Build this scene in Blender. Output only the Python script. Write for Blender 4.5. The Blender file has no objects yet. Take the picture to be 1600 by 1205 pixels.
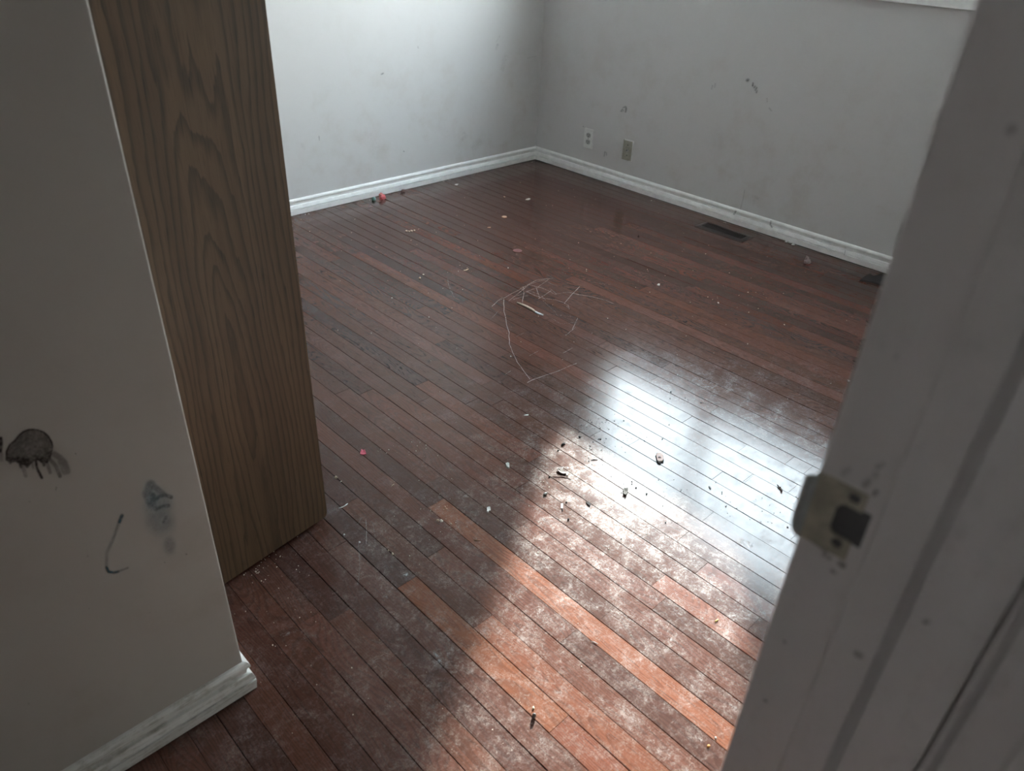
import bpy, bmesh, math, random
from mathutils import Vector, Matrix, noise as mnoise
random.seed(7)
S = bpy.context.scene
COL = S.collection
# ------------------------------------------------------------------ camera
F_PX, YAW, PITCH, ROLL, CAM_H = 1173.722, 0.7887626, 0.5641346, 0.0484110, 1.35718
_f = Vector((math.sin(YAW)*math.cos(PITCH), math.cos(YAW)*math.cos(PITCH), -math.sin(PITCH)))
_r = Vector((math.cos(YAW), -math.sin(YAW), 0)); _u = _r.cross(_f)
CR = _r*math.cos(ROLL) + _u*math.sin(ROLL)
CU = -_r*math.sin(ROLL) + _u*math.cos(ROLL)
EYE = Vector((0, 0, CAM_H))
cam = bpy.data.cameras.new('camera'); camo = bpy.data.objects.new('camera', cam); COL.objects.link(camo)
mw = Matrix.Identity(4)
for i, a in enumerate((CR, CU, -_f)):
    for k in range(3): mw[k][i] = a[k]
mw.translation = EYE
camo.matrix_world = mw
cam.sensor_width = 36; cam.lens = F_PX/1600*36; cam.clip_start = 0.02
cam.dof.use_dof = True; cam.dof.focus_distance = 2.3; cam.dof.aperture_fstop = 5.2
S.camera = camo
# ------------------------------------------------------------------ light
SUN_EL = math.radians(26.0)
sd = Vector((1, 0.63, 0)).normalized()*math.cos(SUN_EL) + Vector((0, 0, math.sin(SUN_EL)))
sun = bpy.data.lights.new('sun', 'SUN'); suno = bpy.data.objects.new('sun', sun); COL.objects.link(suno)
sun.energy = 4.3; sun.angle = math.radians(1.6); sun.color = (1.0, 0.95, 0.89)
suno.rotation_euler = sd.to_track_quat('Z', 'Y').to_euler(); suno.location = (8, 5, 6)
W = bpy.data.worlds.new('world'); S.world = W; W.use_nodes = True
wn = W.node_tree; bg = wn.nodes['Background']
# hazy bright overcast: paler and a little brighter towards the horizon all the way round
tc = wn.nodes.new('ShaderNodeTexCoord'); sx = wn.nodes.new('ShaderNodeSeparateXYZ'); wn.links.new(tc.outputs['Generated'], sx.inputs[0])
mr = wn.nodes.new('ShaderNodeMapRange'); mr.interpolation_type = 'SMOOTHSTEP'; mr.inputs[1].default_value = 0.0; mr.inputs[2].default_value = 0.9
wn.links.new(sx.outputs[2], mr.inputs[0])
skm = wn.nodes.new('ShaderNodeMix'); skm.data_type = 'RGBA'; wn.links.new(mr.outputs[0], skm.inputs[0])
skm.inputs[6].default_value = (1.0, 1.03, 1.05, 1); skm.inputs[7].default_value = (0.68, 0.80, 0.92, 1)
wn.links.new(skm.outputs[2], bg.inputs[0]); bg.inputs[1].default_value = 6.7
def area(name, loc, rot, sx, sy, power, col=(1, 1, 1)):
    l = bpy.data.lights.new(name, 'AREA'); l.shape = 'RECTANGLE'; l.size = sx; l.size_y = sy; l.energy = power; l.color = col
    o = bpy.data.objects.new(name, l); COL.objects.link(o); o.location = loc; o.rotation_euler = rot
    return o
FILL_LIGHT = 0.28
S.view_settings.view_transform = 'Standard'; S.view_settings.look = 'None'
S.view_settings.gamma = 1; S.view_settings.use_curve_mapping = False
S.view_settings.exposure = 2.36
S.cycles.use_denoising = True
S.cycles.max_bounces = 10; S.cycles.diffuse_bounces = 6; S.cycles.transparent_max_bounces = 16
S.cycles.sample_clamp_indirect = 8
# ------------------------------------------------------------------ geometry constants (metres)
XR = 3.536      # inner face of the window wall
YB = 3.400      # inner face of the far wall
YS = 1.027      # face of the stained wall
XS = 0.317      # its outside corner
CEIL = 2.44
XJ = 0.430      # face of the door jamb
PW, PX0 = 0.05715, 0.29907     # floor strip width and a strip edge
WY0, WY1, WZ0, WZ1 = 1.03, 2.68, 1.205, 2.32   # window opening
def ray(px, py):
    return (CR*((px-800)/F_PX) - CU*((py-602.5)/F_PX) + _f)
def onp(px, py, axis, val):
    d = ray(px, py); t = (val-EYE[axis])/d[axis]; return EYE + d*t
def fl(px, py, z=0.0): return onp(px, py, 2, z)
def mpp(px, py): return (fl(px, py)-EYE).dot(_f)/F_PX
# ------------------------------------------------------------------ helpers
def obj(name, verts, faces, mat=None, parent=None, smooth=False):
    me = bpy.data.meshes.new(name); me.from_pydata([tuple(v) for v in verts], [], faces); me.update()
    return link(name, me, mat, parent, smooth)
def link(name, me, mat=None, parent=None, smooth=False):
    o = bpy.data.objects.new(name, me); COL.objects.link(o)
    if mat: me.materials.append(mat)
    if parent:
        o.parent = parent; o.matrix_parent_inverse = Matrix.Translation(parent.location).inverted() if parent.type else Matrix()
    if smooth: me.shade_smooth()
    return o
def bmobj(name, bm, mat=None, parent=None, smooth=False):
    bmesh.ops.recalc_face_normals(bm, faces=bm.faces)
    me = bpy.data.meshes.new(name); bm.to_mesh(me); bm.free()
    return link(name, me, mat, parent, smooth)
def box(bm, x0, x1, y0, y1, z0, z1, bev=0.0, seg=2):
    vs = [bm.verts.new((x, y, z)) for x in (x0, x1) for y in (y0, y1) for z in (z0, z1)]
    fs = [bm.faces.new([vs[i] for i in f]) for f in ((0,1,3,2),(4,6,7,5),(0,4,5,1),(2,3,7,6),(0,2,6,4),(1,5,7,3))]
    if bev:
        es = list({e for f in fs for e in f.edges})
        bmesh.ops.bevel(bm, geom=es, offset=bev, segments=seg, profile=0.5, affect='EDGES')
def boxes(name, lst, mat, parent=None, bev=0.0):
    bm = bmesh.new()
    for b in lst: box(bm, *b, bev=bev)
    return bmobj(name, bm, mat, parent)
def tag(o, label, cat=None, group=None):
    o['label'] = label
    if cat: o['category'] = cat
    if group: o['group'] = group
    return o
def struct(o): o['kind'] = 'structure'; return o
def empty(name, loc):
    o = bpy.data.objects.new(name, None); COL.objects.link(o); o.location = loc; o.empty_display_size = 0.05; return o
# ------------------------------------------------------------------ materials
class NT:
    def __init__(s, name):
        s.m = bpy.data.materials.new(name); s.m.use_nodes = True; s.t = s.m.node_tree
        s.b = s.t.nodes['Principled BSDF']; s.out = s.t.nodes['Material Output']
    def n(s, typ, **kw):
        x = s.t.nodes.new(typ)
        for k, v in kw.items(): setattr(x, k, v)
        return x
    def l(s, a, b): s.t.links.new(a, b)
    def put(s, sock, v):
        if isinstance(v, bpy.types.NodeSocket): s.l(v, sock)
        else: sock.default_value = v
    def math(s, op, a, b=0.0, c=0.0, clamp=False):
        x = s.n('ShaderNodeMath', operation=op); x.use_clamp = clamp
        s.put(x.inputs[0], a); s.put(x.inputs[1], b)
        if len(x.inputs) > 2: s.put(x.inputs[2], c)
        return x.outputs[0]
    def mix(s, f, a, b, blend='MIX'):
        x = s.n('ShaderNodeMix', data_type='RGBA', blend_type=blend)
        s.put(x.inputs[0], f); s.put(x.inputs[6], a); s.put(x.inputs[7], b); return x.outputs[2]
    def rng(s, v, a, b, c=0.0, d=1.0, smooth=True):
        x = s.n('ShaderNodeMapRange'); x.interpolation_type = 'SMOOTHSTEP' if smooth else 'LINEAR'
        s.put(x.inputs[0], v); s.put(x.inputs[1], a); s.put(x.inputs[2], b); s.put(x.inputs[3], c); s.put(x.inputs[4], d); return x.outputs[0]
    def noise(s, vec, scale, detail=3.0, rough=0.5, dist=0.0):
        x = s.n('ShaderNodeTexNoise'); s.l(vec, x.inputs['Vector']); x.inputs['Scale'].default_value = scale
        x.inputs['Detail'].default_value = detail; x.inputs['Roughness'].default_value = rough; x.inputs['Distortion'].default_value = dist
        return x.outputs['Fac']
    def mapv(s, vec, sc=(1, 1, 1), loc=(0, 0, 0), rot=(0, 0, 0)):
        x = s.n('ShaderNodeMapping'); s.l(vec, x.inputs[0]); x.inputs['Scale'].default_value = sc
        x.inputs['Location'].default_value = loc; x.inputs['Rotation'].default_value = rot; return x.outputs[0]
    def bump(s, h, st, dist=0.001, nrm=None):
        x = s.n('ShaderNodeBump'); s.l(h, x.inputs['Height']); x.inputs['Strength'].default_value = st; x.inputs['Distance'].default_value = dist
        if nrm: s.l(nrm, x.inputs['Normal'])
        return x.outputs[0]
    def pos(s): return s.n('ShaderNodeNewGeometry').outputs['Position']
    def objc(s): return s.n('ShaderNodeTexCoord').outputs['Object']
def rgb(r, g, b): return (r, g, b, 1)
def plain(name, c, rough=0.5, var=0.12, scale=60, metal=0.0, bump=0.0):
    t = NT(name); o = t.objc(); n = t.noise(o, scale, 3)
    f = t.rng(n, 0.3, 0.7, 1-var, 1+var)
    mx = t.n('ShaderNodeVectorMath', operation='SCALE'); mx.inputs[0].default_value = c[:3]; t.l(f, mx.inputs[3])
    t.l(mx.outputs[0], t.b.inputs['Base Color']); t.b.inputs['Roughness'].default_value = rough; t.b.inputs['Metallic'].default_value = metal
    if bump: t.l(t.bump(n, bump, 0.002), t.b.inputs['Normal'])
    return t.m
def wall_paint(name, c, dirt):
    t = NT(name); p = t.pos()
    big = t.noise(p, 2.3, 4, 0.6); mid = t.noise(p, 9.0, 4, 0.65); fine = t.noise(p, 260, 2)
    sep = t.n('ShaderNodeSeparateXYZ'); t.l(p, sep.inputs[0])
    low = t.rng(sep.outputs[2], 0.15, 1.1, 1.0, 0.25)            # grubbier where hands and toys reach
    d = t.math('MULTIPLY', t.rng(t.math('MULTIPLY_ADD', mid, 0.6, t.math('MULTIPLY', big, 0.5)), 0.52, 0.78), low)
    c2 = (c[0]*0.80, c[1]*0.74, c[2]*0.68, 1)
    col = t.mix(t.math('MULTIPLY', d, dirt), c, c2)
    t.l(col, t.b.inputs['Base Color']); t.b.inputs['Roughness'].default_value = 0.55
    t.l(t.bump(t.math('ADD', fine, t.math('MULTIPLY', t.noise(p, 90, 2), 0.7)), 0.16, 0.0012), t.b.inputs['Normal'])
    return t.m
M = {}
M['wall'] = wall_paint('wall_paint', rgb(0.57, 0.56, 0.555), 0.5)
M['wall_hall'] = wall_paint('shaded_wall_paint', rgb(0.43, 0.413, 0.388), 0.5)  # stained wall: room paint with its shade darkened into the colour
M['wall_dark'] = wall_paint('dimming_wall_paint', rgb(0.20, 0.19, 0.18), 0.3)  # invented dark colour for unseen walls, cuts bounce light on the near left
M['ceiling'] = plain('ceiling_paint', rgb(0.72, 0.72, 0.71), 0.8, 0.04, 40, bump=0.2)
M['trim'] = plain('white_trim_paint', rgb(0.84, 0.84, 0.83), 0.34, 0.05, 25)
def dirty_trim():
    t = NT('grubby_trim_paint'); p = t.pos()
    a = t.noise(t.mapv(p, (6, 6, 60)), 3.0, 4, 0.6); b = t.noise(p, 30, 4, 0.7)
    f = t.rng(t.math('MULTIPLY_ADD', a, 0.6, t.math('MULTIPLY', b, 0.5)), 0.48, 0.75)
    col = t.mix(f, rgb(0.66, 0.67, 0.66), rgb(0.33, 0.32, 0.29)); t.l(col, t.b.inputs['Base Color'])
    t.b.inputs['Roughness'].default_value = 0.42; t.l(t.bump(b, 0.12, 0.001), t.b.inputs['Normal']); return t.m
M['trim_dirty'] = dirty_trim()
def jamb_paint():
    t = NT('door_frame_paint'); p = t.pos()
    a = t.noise(t.mapv(p, (30, 30, 4)), 2.0, 4, 0.6); b = t.noise(p, 45, 5, 0.7)
    f = t.rng(t.math('MULTIPLY_ADD', a, 0.5, t.math('MULTIPLY', b, 0.5)), 0.50, 0.80)
    col = t.mix(f, rgb(0.72, 0.69, 0.69), rgb(0.56, 0.53, 0.52)); t.l(col, t.b.inputs['Base Color'])
    t.b.inputs['Roughness'].default_value = 0.33; return t.m
M['jamb'] = jamb_paint()
def floor_wood():
    t = NT('stained_oak_floor'); p = t.pos(); oc = t.objc()
    oi = t.n('ShaderNodeObjectInfo'); rnd = oi.outputs['Random']; tone = oi.outputs['Color']
    off = t.n('ShaderNodeCombineXYZ'); t.l(t.math('MULTIPLY', rnd, 37.0), off.inputs[0]); t.l(t.math('MULTIPLY', rnd, 91.0), off.inputs[1]); t.l(t.math('MULTIPLY', rnd, 53.0), off.inputs[2])
    va = t.n('ShaderNodeVectorMath', operation='ADD'); t.l(oc, va.inputs[0]); t.l(off.outputs[0], va.inputs[1]); v = va.outputs[0]
    sep = t.n('ShaderNodeSeparateXYZ'); t.l(oc, sep.inputs[0])
    # annual rings cut lengthwise: distance to a slanting pith line
    w1 = t.noise(t.mapv(v, (7, 1.6, 1)), 1.0, 2, 0.5)
    w2 = t.noise(t.mapv(v, (40, 6, 1)), 1.0, 3, 0.6)
    xo = t.math('ADD', sep.outputs[0], t.math('MULTIPLY', t.math('SUBTRACT', rnd, 0.5), 0.05))
    dd = t.math('MULTIPLY_ADD', w1, 0.16, -0.05)
    r = t.math('SQRT', t.math('ADD', t.math('MULTIPLY', xo, xo), t.math('MULTIPLY', dd, dd)))
    ring = t.math('FRACT', t.math('ADD', t.math('MULTIPLY', r, 190.0), t.math('MULTIPLY', w2, 1.1)))
    line = t.math('MULTIPLY', t.rng(ring, 0.35, 0.85), t.rng(ring, 1.0, 0.9))
    pore = t.rng(t.noise(t.mapv(v, (620, 22, 1)), 1.0, 2, 0.6), 0.52, 0.70)
    grain = t.math('ADD', t.math('MULTIPLY', line, 0.34), t.math('MULTIPLY', pore, 0.46), clamp=True)
    base = t.mix(grain, rgb(0.080, 0.0325, 0.0225), rgb(0.0205, 0.0098, 0.0083))
    base = t.mix(1.0, base, tone, 'MULTIPLY')
    # dirt and worn, scuffed film of plaster dust where walked, plus painted grey lens haze
    sp = t.n('ShaderNodeSeparateXYZ'); t.l(p, sp.inputs[0])
    ex = t.math('MULTIPLY', t.math('SUBTRACT', sp.outputs[0], 1.22), 0.80); ey = t.math('MULTIPLY', t.math('SUBTRACT', sp.outputs[1], 0.66), 1.05)
    dist = t.math('SQRT', t.math('ADD', t.math('MULTIPLY', ex, ex), t.math('MULTIPLY', ey, ey)))
    dist = t.math('ADD', dist, t.math('MULTIPLY', t.math('SUBTRACT', t.noise(p, 3.2, 4, 0.6), 0.5), 0.9))
    zone = t.rng(dist, 0.35, 1.15, 1.0, 0.20)
    fa = t.noise(p, 14, 7, 0.80, 0.3); fb = t.noise(p, 95, 6, 0.80, 0.8)
    sm = t.math('MULTIPLY_ADD', fa, 0.45, t.math('MULTIPLY', fb, 0.55))
    film = t.rng(sm, 0.45, 0.72)
    # fine scratches: thin bands of distorted noise
    sc1 = t.math('ABSOLUTE', t.math('SUBTRACT', t.noise(t.mapv(p, (1, 2.2, 1), rot=(0, 0, 0.7)), 34, 2, 0.5, 2.5), 0.5))
    sc2 = t.math('ABSOLUTE', t.math('SUBTRACT', t.noise(t.mapv(p, (2.4, 1, 1), rot=(0, 0, 0.3)), 42, 2, 0.5, 2.0), 0.5))
    scr = t.math('MAXIMUM', t.rng(sc1, 0.0, 0.012, 1, 0), t.rng(sc2, 0.0, 0.010, 1, 0))
    scr = t.math('MULTIPLY', scr, t.rng(fa, 0.36, 0.70))
    wear_haze = t.math('MULTIPLY', t.math('MULTIPLY_ADD', film, 0.8, t.math('MULTIPLY_ADD', scr, 0.9, 0.06)), zone, clamp=True)
    edge = t.rng(sp.outputs[1], 3.22, 3.36, 0.0, 0.16)           # dust line along the far baseboard
    wear_haze = t.math('ADD', wear_haze, t.math('MULTIPLY', edge, t.rng(fa, 0.35, 0.6)), clamp=True)
    col = t.mix(t.math('MULTIPLY', wear_haze, 0.46), base, rgb(0.39, 0.355, 0.335))
    t.l(col, t.b.inputs['Base Color'])
    ro = t.math('ADD', t.math('MULTIPLY', wear_haze, 0.24), t.rng(fa, 0.3, 0.7, 0.125, 0.17), clamp=True)
    t.l(ro, t.b.inputs['Roughness']); t.b.inputs['IOR'].default_value = 1.5; t.b.inputs['Specular IOR Level'].default_value = 0.37
    h = t.math('ADD', t.math('MULTIPLY', grain, -0.12), t.math('MULTIPLY', t.noise(p, 20, 1, 0.5), 0.9))
    t.l(t.bump(h, 0.22, 0.0012), t.b.inputs['Normal'])
    return t.m
M['floor'] = floor_wood()
M['subfloor'] = plain('dark_gap', rgb(0.012, 0.008, 0.007), 0.9)
def oak_veneer():
    t = NT('oak_veneer'); v = t.objc(); sep = t.n('ShaderNodeSeparateXYZ'); t.l(v, sep.inputs[0])
    w1 = t.noise(t.mapv(v, (6, 1, 1.1)), 1.0, 2, 0.5); w2 = t.noise(t.mapv(v, (45, 1, 5)), 1.0, 3, 0.6)
    xo = t.math('ADD', sep.outputs[0], 0.175)
    dd = t.math('MULTIPLY_ADD', w1, 0.20, t.math('MULTIPLY_ADD', sep.outputs[2], 0.035, -0.06))
    r = t.math('SQRT', t.math('ADD', t.math('MULTIPLY', xo, xo), t.math('MULTIPLY', dd, dd)))
    ring = t.math('FRACT', t.math('ADD', t.math('MULTIPLY', r, 74.0), t.math('MULTIPLY', w2, 1.2)))
    line = t.math('MULTIPLY', t.rng(ring, 0.45, 0.9), t.rng(ring, 1.0, 0.93))
    pore = t.rng(t.noise(t.mapv(v, (560, 1, 16)), 1.0, 2, 0.6), 0.53, 0.68)
    big = t.noise(t.mapv(v, (22, 1, 1.5)), 1.0, 3, 0.6)
    g = t.math('ADD', t.math('MULTIPLY', line, 0.62), t.math('MULTIPLY', pore, 0.40), clamp=True)
    c = t.mix(t.rng(big, 0.35, 0.65), rgb(0.112, 0.070, 0.038), rgb(0.082, 0.050, 0.027))
    c = t.mix(g, c, rgb(0.024, 0.0145, 0.0095)); t.l(c, t.b.inputs['Base Color'])
    t.b.inputs['Roughness'].default_value = 0.42; t.l(t.bump(g, 0.15, 0.0006), t.b.inputs['Normal']); return t.m
M['oak'] = oak_veneer()
def stain_mat(name, c, rough=0.6, k=1.0, lo=0.30, hi=0.62, fl_=0.35):
    t = NT(name); at = t.n('ShaderNodeAttribute', attribute_name='amount'); p = t.pos()
    n = t.noise(p, 420, 4, 0.7); n2 = t.noise(p, 90, 3, 0.6)
    a = t.math('MULTIPLY', at.outputs['Fac'], t.rng(t.math('MULTIPLY_ADD', n, 0.5, t.math('MULTIPLY', n2, 0.5)), lo, hi, fl_, 1.0), clamp=True)
    a = t.math('MULTIPLY', a, k)
    tr = t.n('ShaderNodeBsdfTransparent'); ms = t.n('ShaderNodeMixShader')
    t.b.inputs['Base Color'].default_value = c; t.b.inputs['Roughness'].default_value = rough
    t.l(a, ms.inputs[0]); t.l(tr.outputs[0], ms.inputs[1]); t.l(t.b.outputs[0], ms.inputs[2]); t.l(ms.outputs[0], t.out.inputs[0])
    return t.m
M['ink'] = stain_mat('dark_ink', rgb(0.022, 0.017, 0.016))
M['blue'] = stain_mat('blue_crayon', rgb(0.02, 0.125, 0.205))
M['scuff'] = stain_mat('black_scuff', rgb(0.10, 0.10, 0.102), k=0.62, fl_=0.2)
M['smudge'] = stain_mat('faint_smudge', rgb(0.22, 0.20, 0.18), k=0.38, lo=0.40, hi=0.66, fl_=0.05)
M['white_smear'] = stain_mat('white_smear', rgb(0.52, 0.53, 0.54), k=0.8, lo=0.46, hi=0.62, fl_=0.0)
M['scratch'] = stain_mat('pale_scratch', rgb(0.56, 0.48, 0.46), 0.5, 1.1)
def glass():
    t = NT('window_glass'); tr = t.n('ShaderNodeBsdfTransparent'); gl = t.n('ShaderNodeBsdfGlossy'); gl.inputs['Roughness'].default_value = 0.0
    tr.inputs[0].default_value = rgb(0.93, 0.95, 0.94); fr = t.n('ShaderNodeFresnel'); fr.inputs[0].default_value = 1.45
    ms = t.n('ShaderNodeMixShader'); t.l(t.math('MULTIPLY', fr.outputs[0], t.math('SUBTRACT', 1.0, t.n('ShaderNodeNewGeometry').outputs['Backfacing'])), ms.inputs[0]); t.l(tr.outputs[0], ms.inputs[1]); t.l(gl.outputs[0], ms.inputs[2]); t.l(ms.outputs[0], t.out.inputs[0]); return t.m
M['glass'] = glass()
M['vinyl'] = plain('white_window_vinyl', rgb(0.75, 0.76, 0.76), 0.35, 0.03)
M['ground'] = plain('outside_ground', rgb(0.42, 0.42, 0.40), 0.9, 0.2, 2.0)
M['plastic_white'] = plain('white_plastic', rgb(0.66, 0.66, 0.64), 0.35, 0.04)
M['plastic_grey'] = plain('grey_socket', rgb(0.36, 0.36, 0.35), 0.4, 0.05)
M['beige'] = plain('old_beige_plate', rgb(0.33, 0.315, 0.26), 0.5, 0.12, 80)
M['black'] = plain('black_slot', rgb(0.01, 0.01, 0.01), 0.6)
M['register'] = plain('dark_brown_metal', rgb(0.050, 0.040, 0.038), 0.45, 0.15, 80, 0.3)
M['brass'] = plain('tarnished_plate_metal', rgb(0.44, 0.405, 0.33), 0.42, 0.22, 60, 0.15, 0.1)
M['lip'] = plain('painted_strike_lip', rgb(0.37, 0.39, 0.39), 0.32, 0.10, 60, 0.2)
M['hole'] = plain('latch_hole_dark', rgb(0.10, 0.10, 0.105), 0.7, 0.1, 50)
# ------------------------------------------------------------------ outside
struct(obj('ground', [(3.75, -30, -0.5), (40, -30, -0.5), (40, 30, -0.5), (3.75, 30, -0.5)], [(0, 1, 2, 3)], M['ground']))
# ------------------------------------------------------------------ walls, ceiling
T = 0.17
wall_right = struct(boxes('wall_right', [
    (XR, XR+T, -0.05, WY0, 0, CEIL), (XR, XR+T, WY1, YB+0.15, 0, CEIL),
    (XR, XR+T, WY0, WY1, 0, WZ0), (XR, XR+T, WY0, WY1, WZ1, CEIL)], M['wall']))
wall_back = struct(boxes('wall_back', [(-0.5, XR, YB, YB+0.15, 0, CEIL)], M['wall']))
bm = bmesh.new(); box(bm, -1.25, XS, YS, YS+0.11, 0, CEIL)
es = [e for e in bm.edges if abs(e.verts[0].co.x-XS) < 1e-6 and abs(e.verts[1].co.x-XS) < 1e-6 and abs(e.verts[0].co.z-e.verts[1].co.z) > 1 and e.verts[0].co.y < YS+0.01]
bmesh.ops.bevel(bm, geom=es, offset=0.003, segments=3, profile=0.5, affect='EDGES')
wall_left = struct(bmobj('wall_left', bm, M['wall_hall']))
wall_closet = struct(boxes('wall_closet', [(XS-0.11, XS, YS+0.11, 1.262, 0, CEIL), (XS-0.11, XS, 2.95, YB, 0, CEIL), (XS-0.11, XS, 1.262, 2.95, 2.04, CEIL),
    (-0.5, -0.40, YS+0.11, YB, 0, CEIL)], M['wall']))
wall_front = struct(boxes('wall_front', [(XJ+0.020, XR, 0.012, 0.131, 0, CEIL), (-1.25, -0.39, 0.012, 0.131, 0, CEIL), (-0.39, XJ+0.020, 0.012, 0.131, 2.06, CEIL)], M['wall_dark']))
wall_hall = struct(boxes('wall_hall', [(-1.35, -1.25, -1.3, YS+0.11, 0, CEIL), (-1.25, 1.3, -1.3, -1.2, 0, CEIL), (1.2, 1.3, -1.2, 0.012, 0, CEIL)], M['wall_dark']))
struct(boxes('ceiling', [(-1.35, XR+T, -1.3, YB+0.15, CEIL, CEIL+0.1)], M['ceiling']))
# ------------------------------------------------------------------ floor of oak strips
floor = struct(boxes('floor', [(-1.35, XR+0.05, -1.3, YB+0.05, -0.06, -0.0125)], M['subfloor']))
JOINTS = [(533, 960), (637, 909), (683, 862), (521, 856), (545, 785), (681, 786), (795, 716), (812, 760), (833, 719), (886, 996), (873, 1132),
    (950, 958), (1026, 909), (1067, 838), (1090, 893), (1103, 810), (1162, 752), (1239, 840), (1028, 589), (1130, 572), (1112, 643), (1067, 660),
    (1165, 697), (1227, 725), (1256, 740), (1117, 746), (1166, 752), (1274, 644), (980, 632), (988, 693), (654, 601), (658, 627), (735, 628),
    (774, 631), (798, 646), (611, 618), (717, 474), (764, 568), (689, 744), (760, 968)]
TONES = [  # a point on a board and how its stain differs from the rest
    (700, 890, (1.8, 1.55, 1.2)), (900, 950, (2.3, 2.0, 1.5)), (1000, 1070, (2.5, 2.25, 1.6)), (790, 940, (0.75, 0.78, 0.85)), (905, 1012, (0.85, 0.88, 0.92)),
    (570, 1000, (1.15, 1.1, 1.0)), (500, 940, (0.7, 0.72, 0.8)), (600, 895, (0.62, 0.66, 0.75)), (700, 950, (1.0, 1.0, 1.0)), (520, 770, (0.7, 0.7, 0.78)),
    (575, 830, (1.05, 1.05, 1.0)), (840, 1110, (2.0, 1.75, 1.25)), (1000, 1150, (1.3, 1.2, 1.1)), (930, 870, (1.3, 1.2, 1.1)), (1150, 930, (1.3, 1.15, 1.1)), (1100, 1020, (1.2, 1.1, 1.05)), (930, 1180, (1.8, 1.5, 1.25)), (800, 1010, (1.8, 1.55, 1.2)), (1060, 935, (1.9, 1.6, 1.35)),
    (860, 990, (1.15, 1.05, 1.0)), (625, 585, (0.66, 0.68, 0.74)), (690, 460, (0.68, 0.7, 0.75)), (750, 650, (1.35, 1.15, 1.0)), (680, 650, (1.25, 1.15, 1.05)),
    (640, 440, (1.35, 1.2, 1.1)), (900, 860, (1.25, 1.15, 1.05)), (720, 560, (0.72, 0.72, 0.76)), (400, 1150, (0.75, 0.75, 0.8)), (540, 1180, (0.85, 0.8, 0.8)), (620, 700, (1.1, 1.0, 0.95)),
    (800, 430, (1.3, 1.15, 1.05)), (930, 400, (0.9, 0.85, 0.85)), (1250, 560, (1.25, 1.15, 1.1)), (1180, 470, (0.9, 0.85, 0.85)), (760, 1130, (0.8, 0.8, 0.85)), (980, 900, (1.2, 1.05, 1.0))]
def sidx(x): return math.floor((x-PX0)/PW)
jn = {}
for q in JOINTS:
    c = fl(*q); jn.setdefault(sidx(c.x), []).append(c.y)
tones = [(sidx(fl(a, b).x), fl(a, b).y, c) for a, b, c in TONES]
def plank_mesh(x0, x1, y0, y1, z):
    b, e = 0.0010, 0.0003
    V = []
    for (dx, dy, dz) in ((b, e, z), (0.0, 0.0, z-b), (0.0, 0.0, -0.012)):
        V += [(x0+dx, y0+dy, dz), (x1-dx, y0+dy, dz), (x1-dx, y1-dy, dz), (x0+dx, y1-dy, dz)]
    Fc = [(0, 1, 2, 3)]
    for k in (0, 4):
        for i in range(4): j = (i+1) % 4; Fc.append((k+i, k+4+i, k+4+j, k+j))
    return V, Fc
def in_view(x, y):
    d = Vector((x, y, 0))-EYE; c = d.dot(_f)
    if c < 0.05: return False
    u, v = 800+F_PX*d.dot(CR)/c, 602.5-F_PX*d.dot(CU)/c
    if not (-10 < u < 1610 and -10 < v < 1215): return False
    if y > YS and x < XS+0.02: return False
    k = XJ/x if x > XJ else 2            # behind the door jamb
    if k < 1 and -0.3 < y*k < 0.125: return False
    if y > YS:                            # behind the stained wall
        k = YS/y
        if x*k < XS-0.02: return False
    if y > 1.36:
        k = 1.36/y
        if x*k < 0.70: return False
    return True
rest_v, rest_f = [], []
n_pl = 0
for i in range(-29, 57):
    x0 = PX0+PW*i; x1 = min(x0+PW, XR+0.02)
    js = sorted(jn.get(i, []))
    # random joints where none was measured
    y = -1.3 + random.uniform(0, 0.6); cuts = []
    while y < YB:
        if all(abs(y-j) > 0.45 for j in js): cuts.append(y)
        y += random.choice((0.6, 0.8, 1.0, 1.25, 1.5, 1.8))*random.uniform(0.8, 1.2)
    cuts = [-1.3]+sorted(cuts+js)+[YB+0.02]
    for a, b in zip(cuts[:-1], cuts[1:]):
        g = 0.00028; z = random.uniform(-0.00025, 0.00025)
        V, Fc = plank_mesh(x0+g, x1-g, a+0.0001, b-0.0001, z)
        vis = any(in_view(xx, a+(b-a)*s/12) for s in range(13) for xx in (x0+0.005, x1-0.005))
        if vis and n_pl < 299:
            n_pl += 1
            cx, cy = (x0+x1)/2, (a+b)/2
            o = obj('plank', [(v[0]-cx, v[1]-cy, v[2]) for v in V], Fc, M['floor'])
            o.parent = floor; o.location = (cx, cy, 0); o.rotation_euler = (random.gauss(0, 0.0006), random.gauss(0, 0.0045), 0)
            tn = None
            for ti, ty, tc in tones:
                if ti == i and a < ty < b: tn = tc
            if tn is None:
                k = random.lognormvariate(0, 0.15); h = random.uniform(-0.10, 0.16)
                tn = (k, k*(1-h*0.5), k*(1-h))
                if random.random() < 0.10: tn = (0.74, 0.74, 0.75)
            o.color = (*tn, 1)
        else:
            n0 = len(rest_v); rest_v += V; rest_f += [tuple(q+n0 for q in f) for f in Fc]
o = obj('hidden_planks', rest_v, rest_f, M['floor'], floor); o['kind'] = 'stuff'; o.color = (0.95, 0.95, 0.95, 1)
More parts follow.
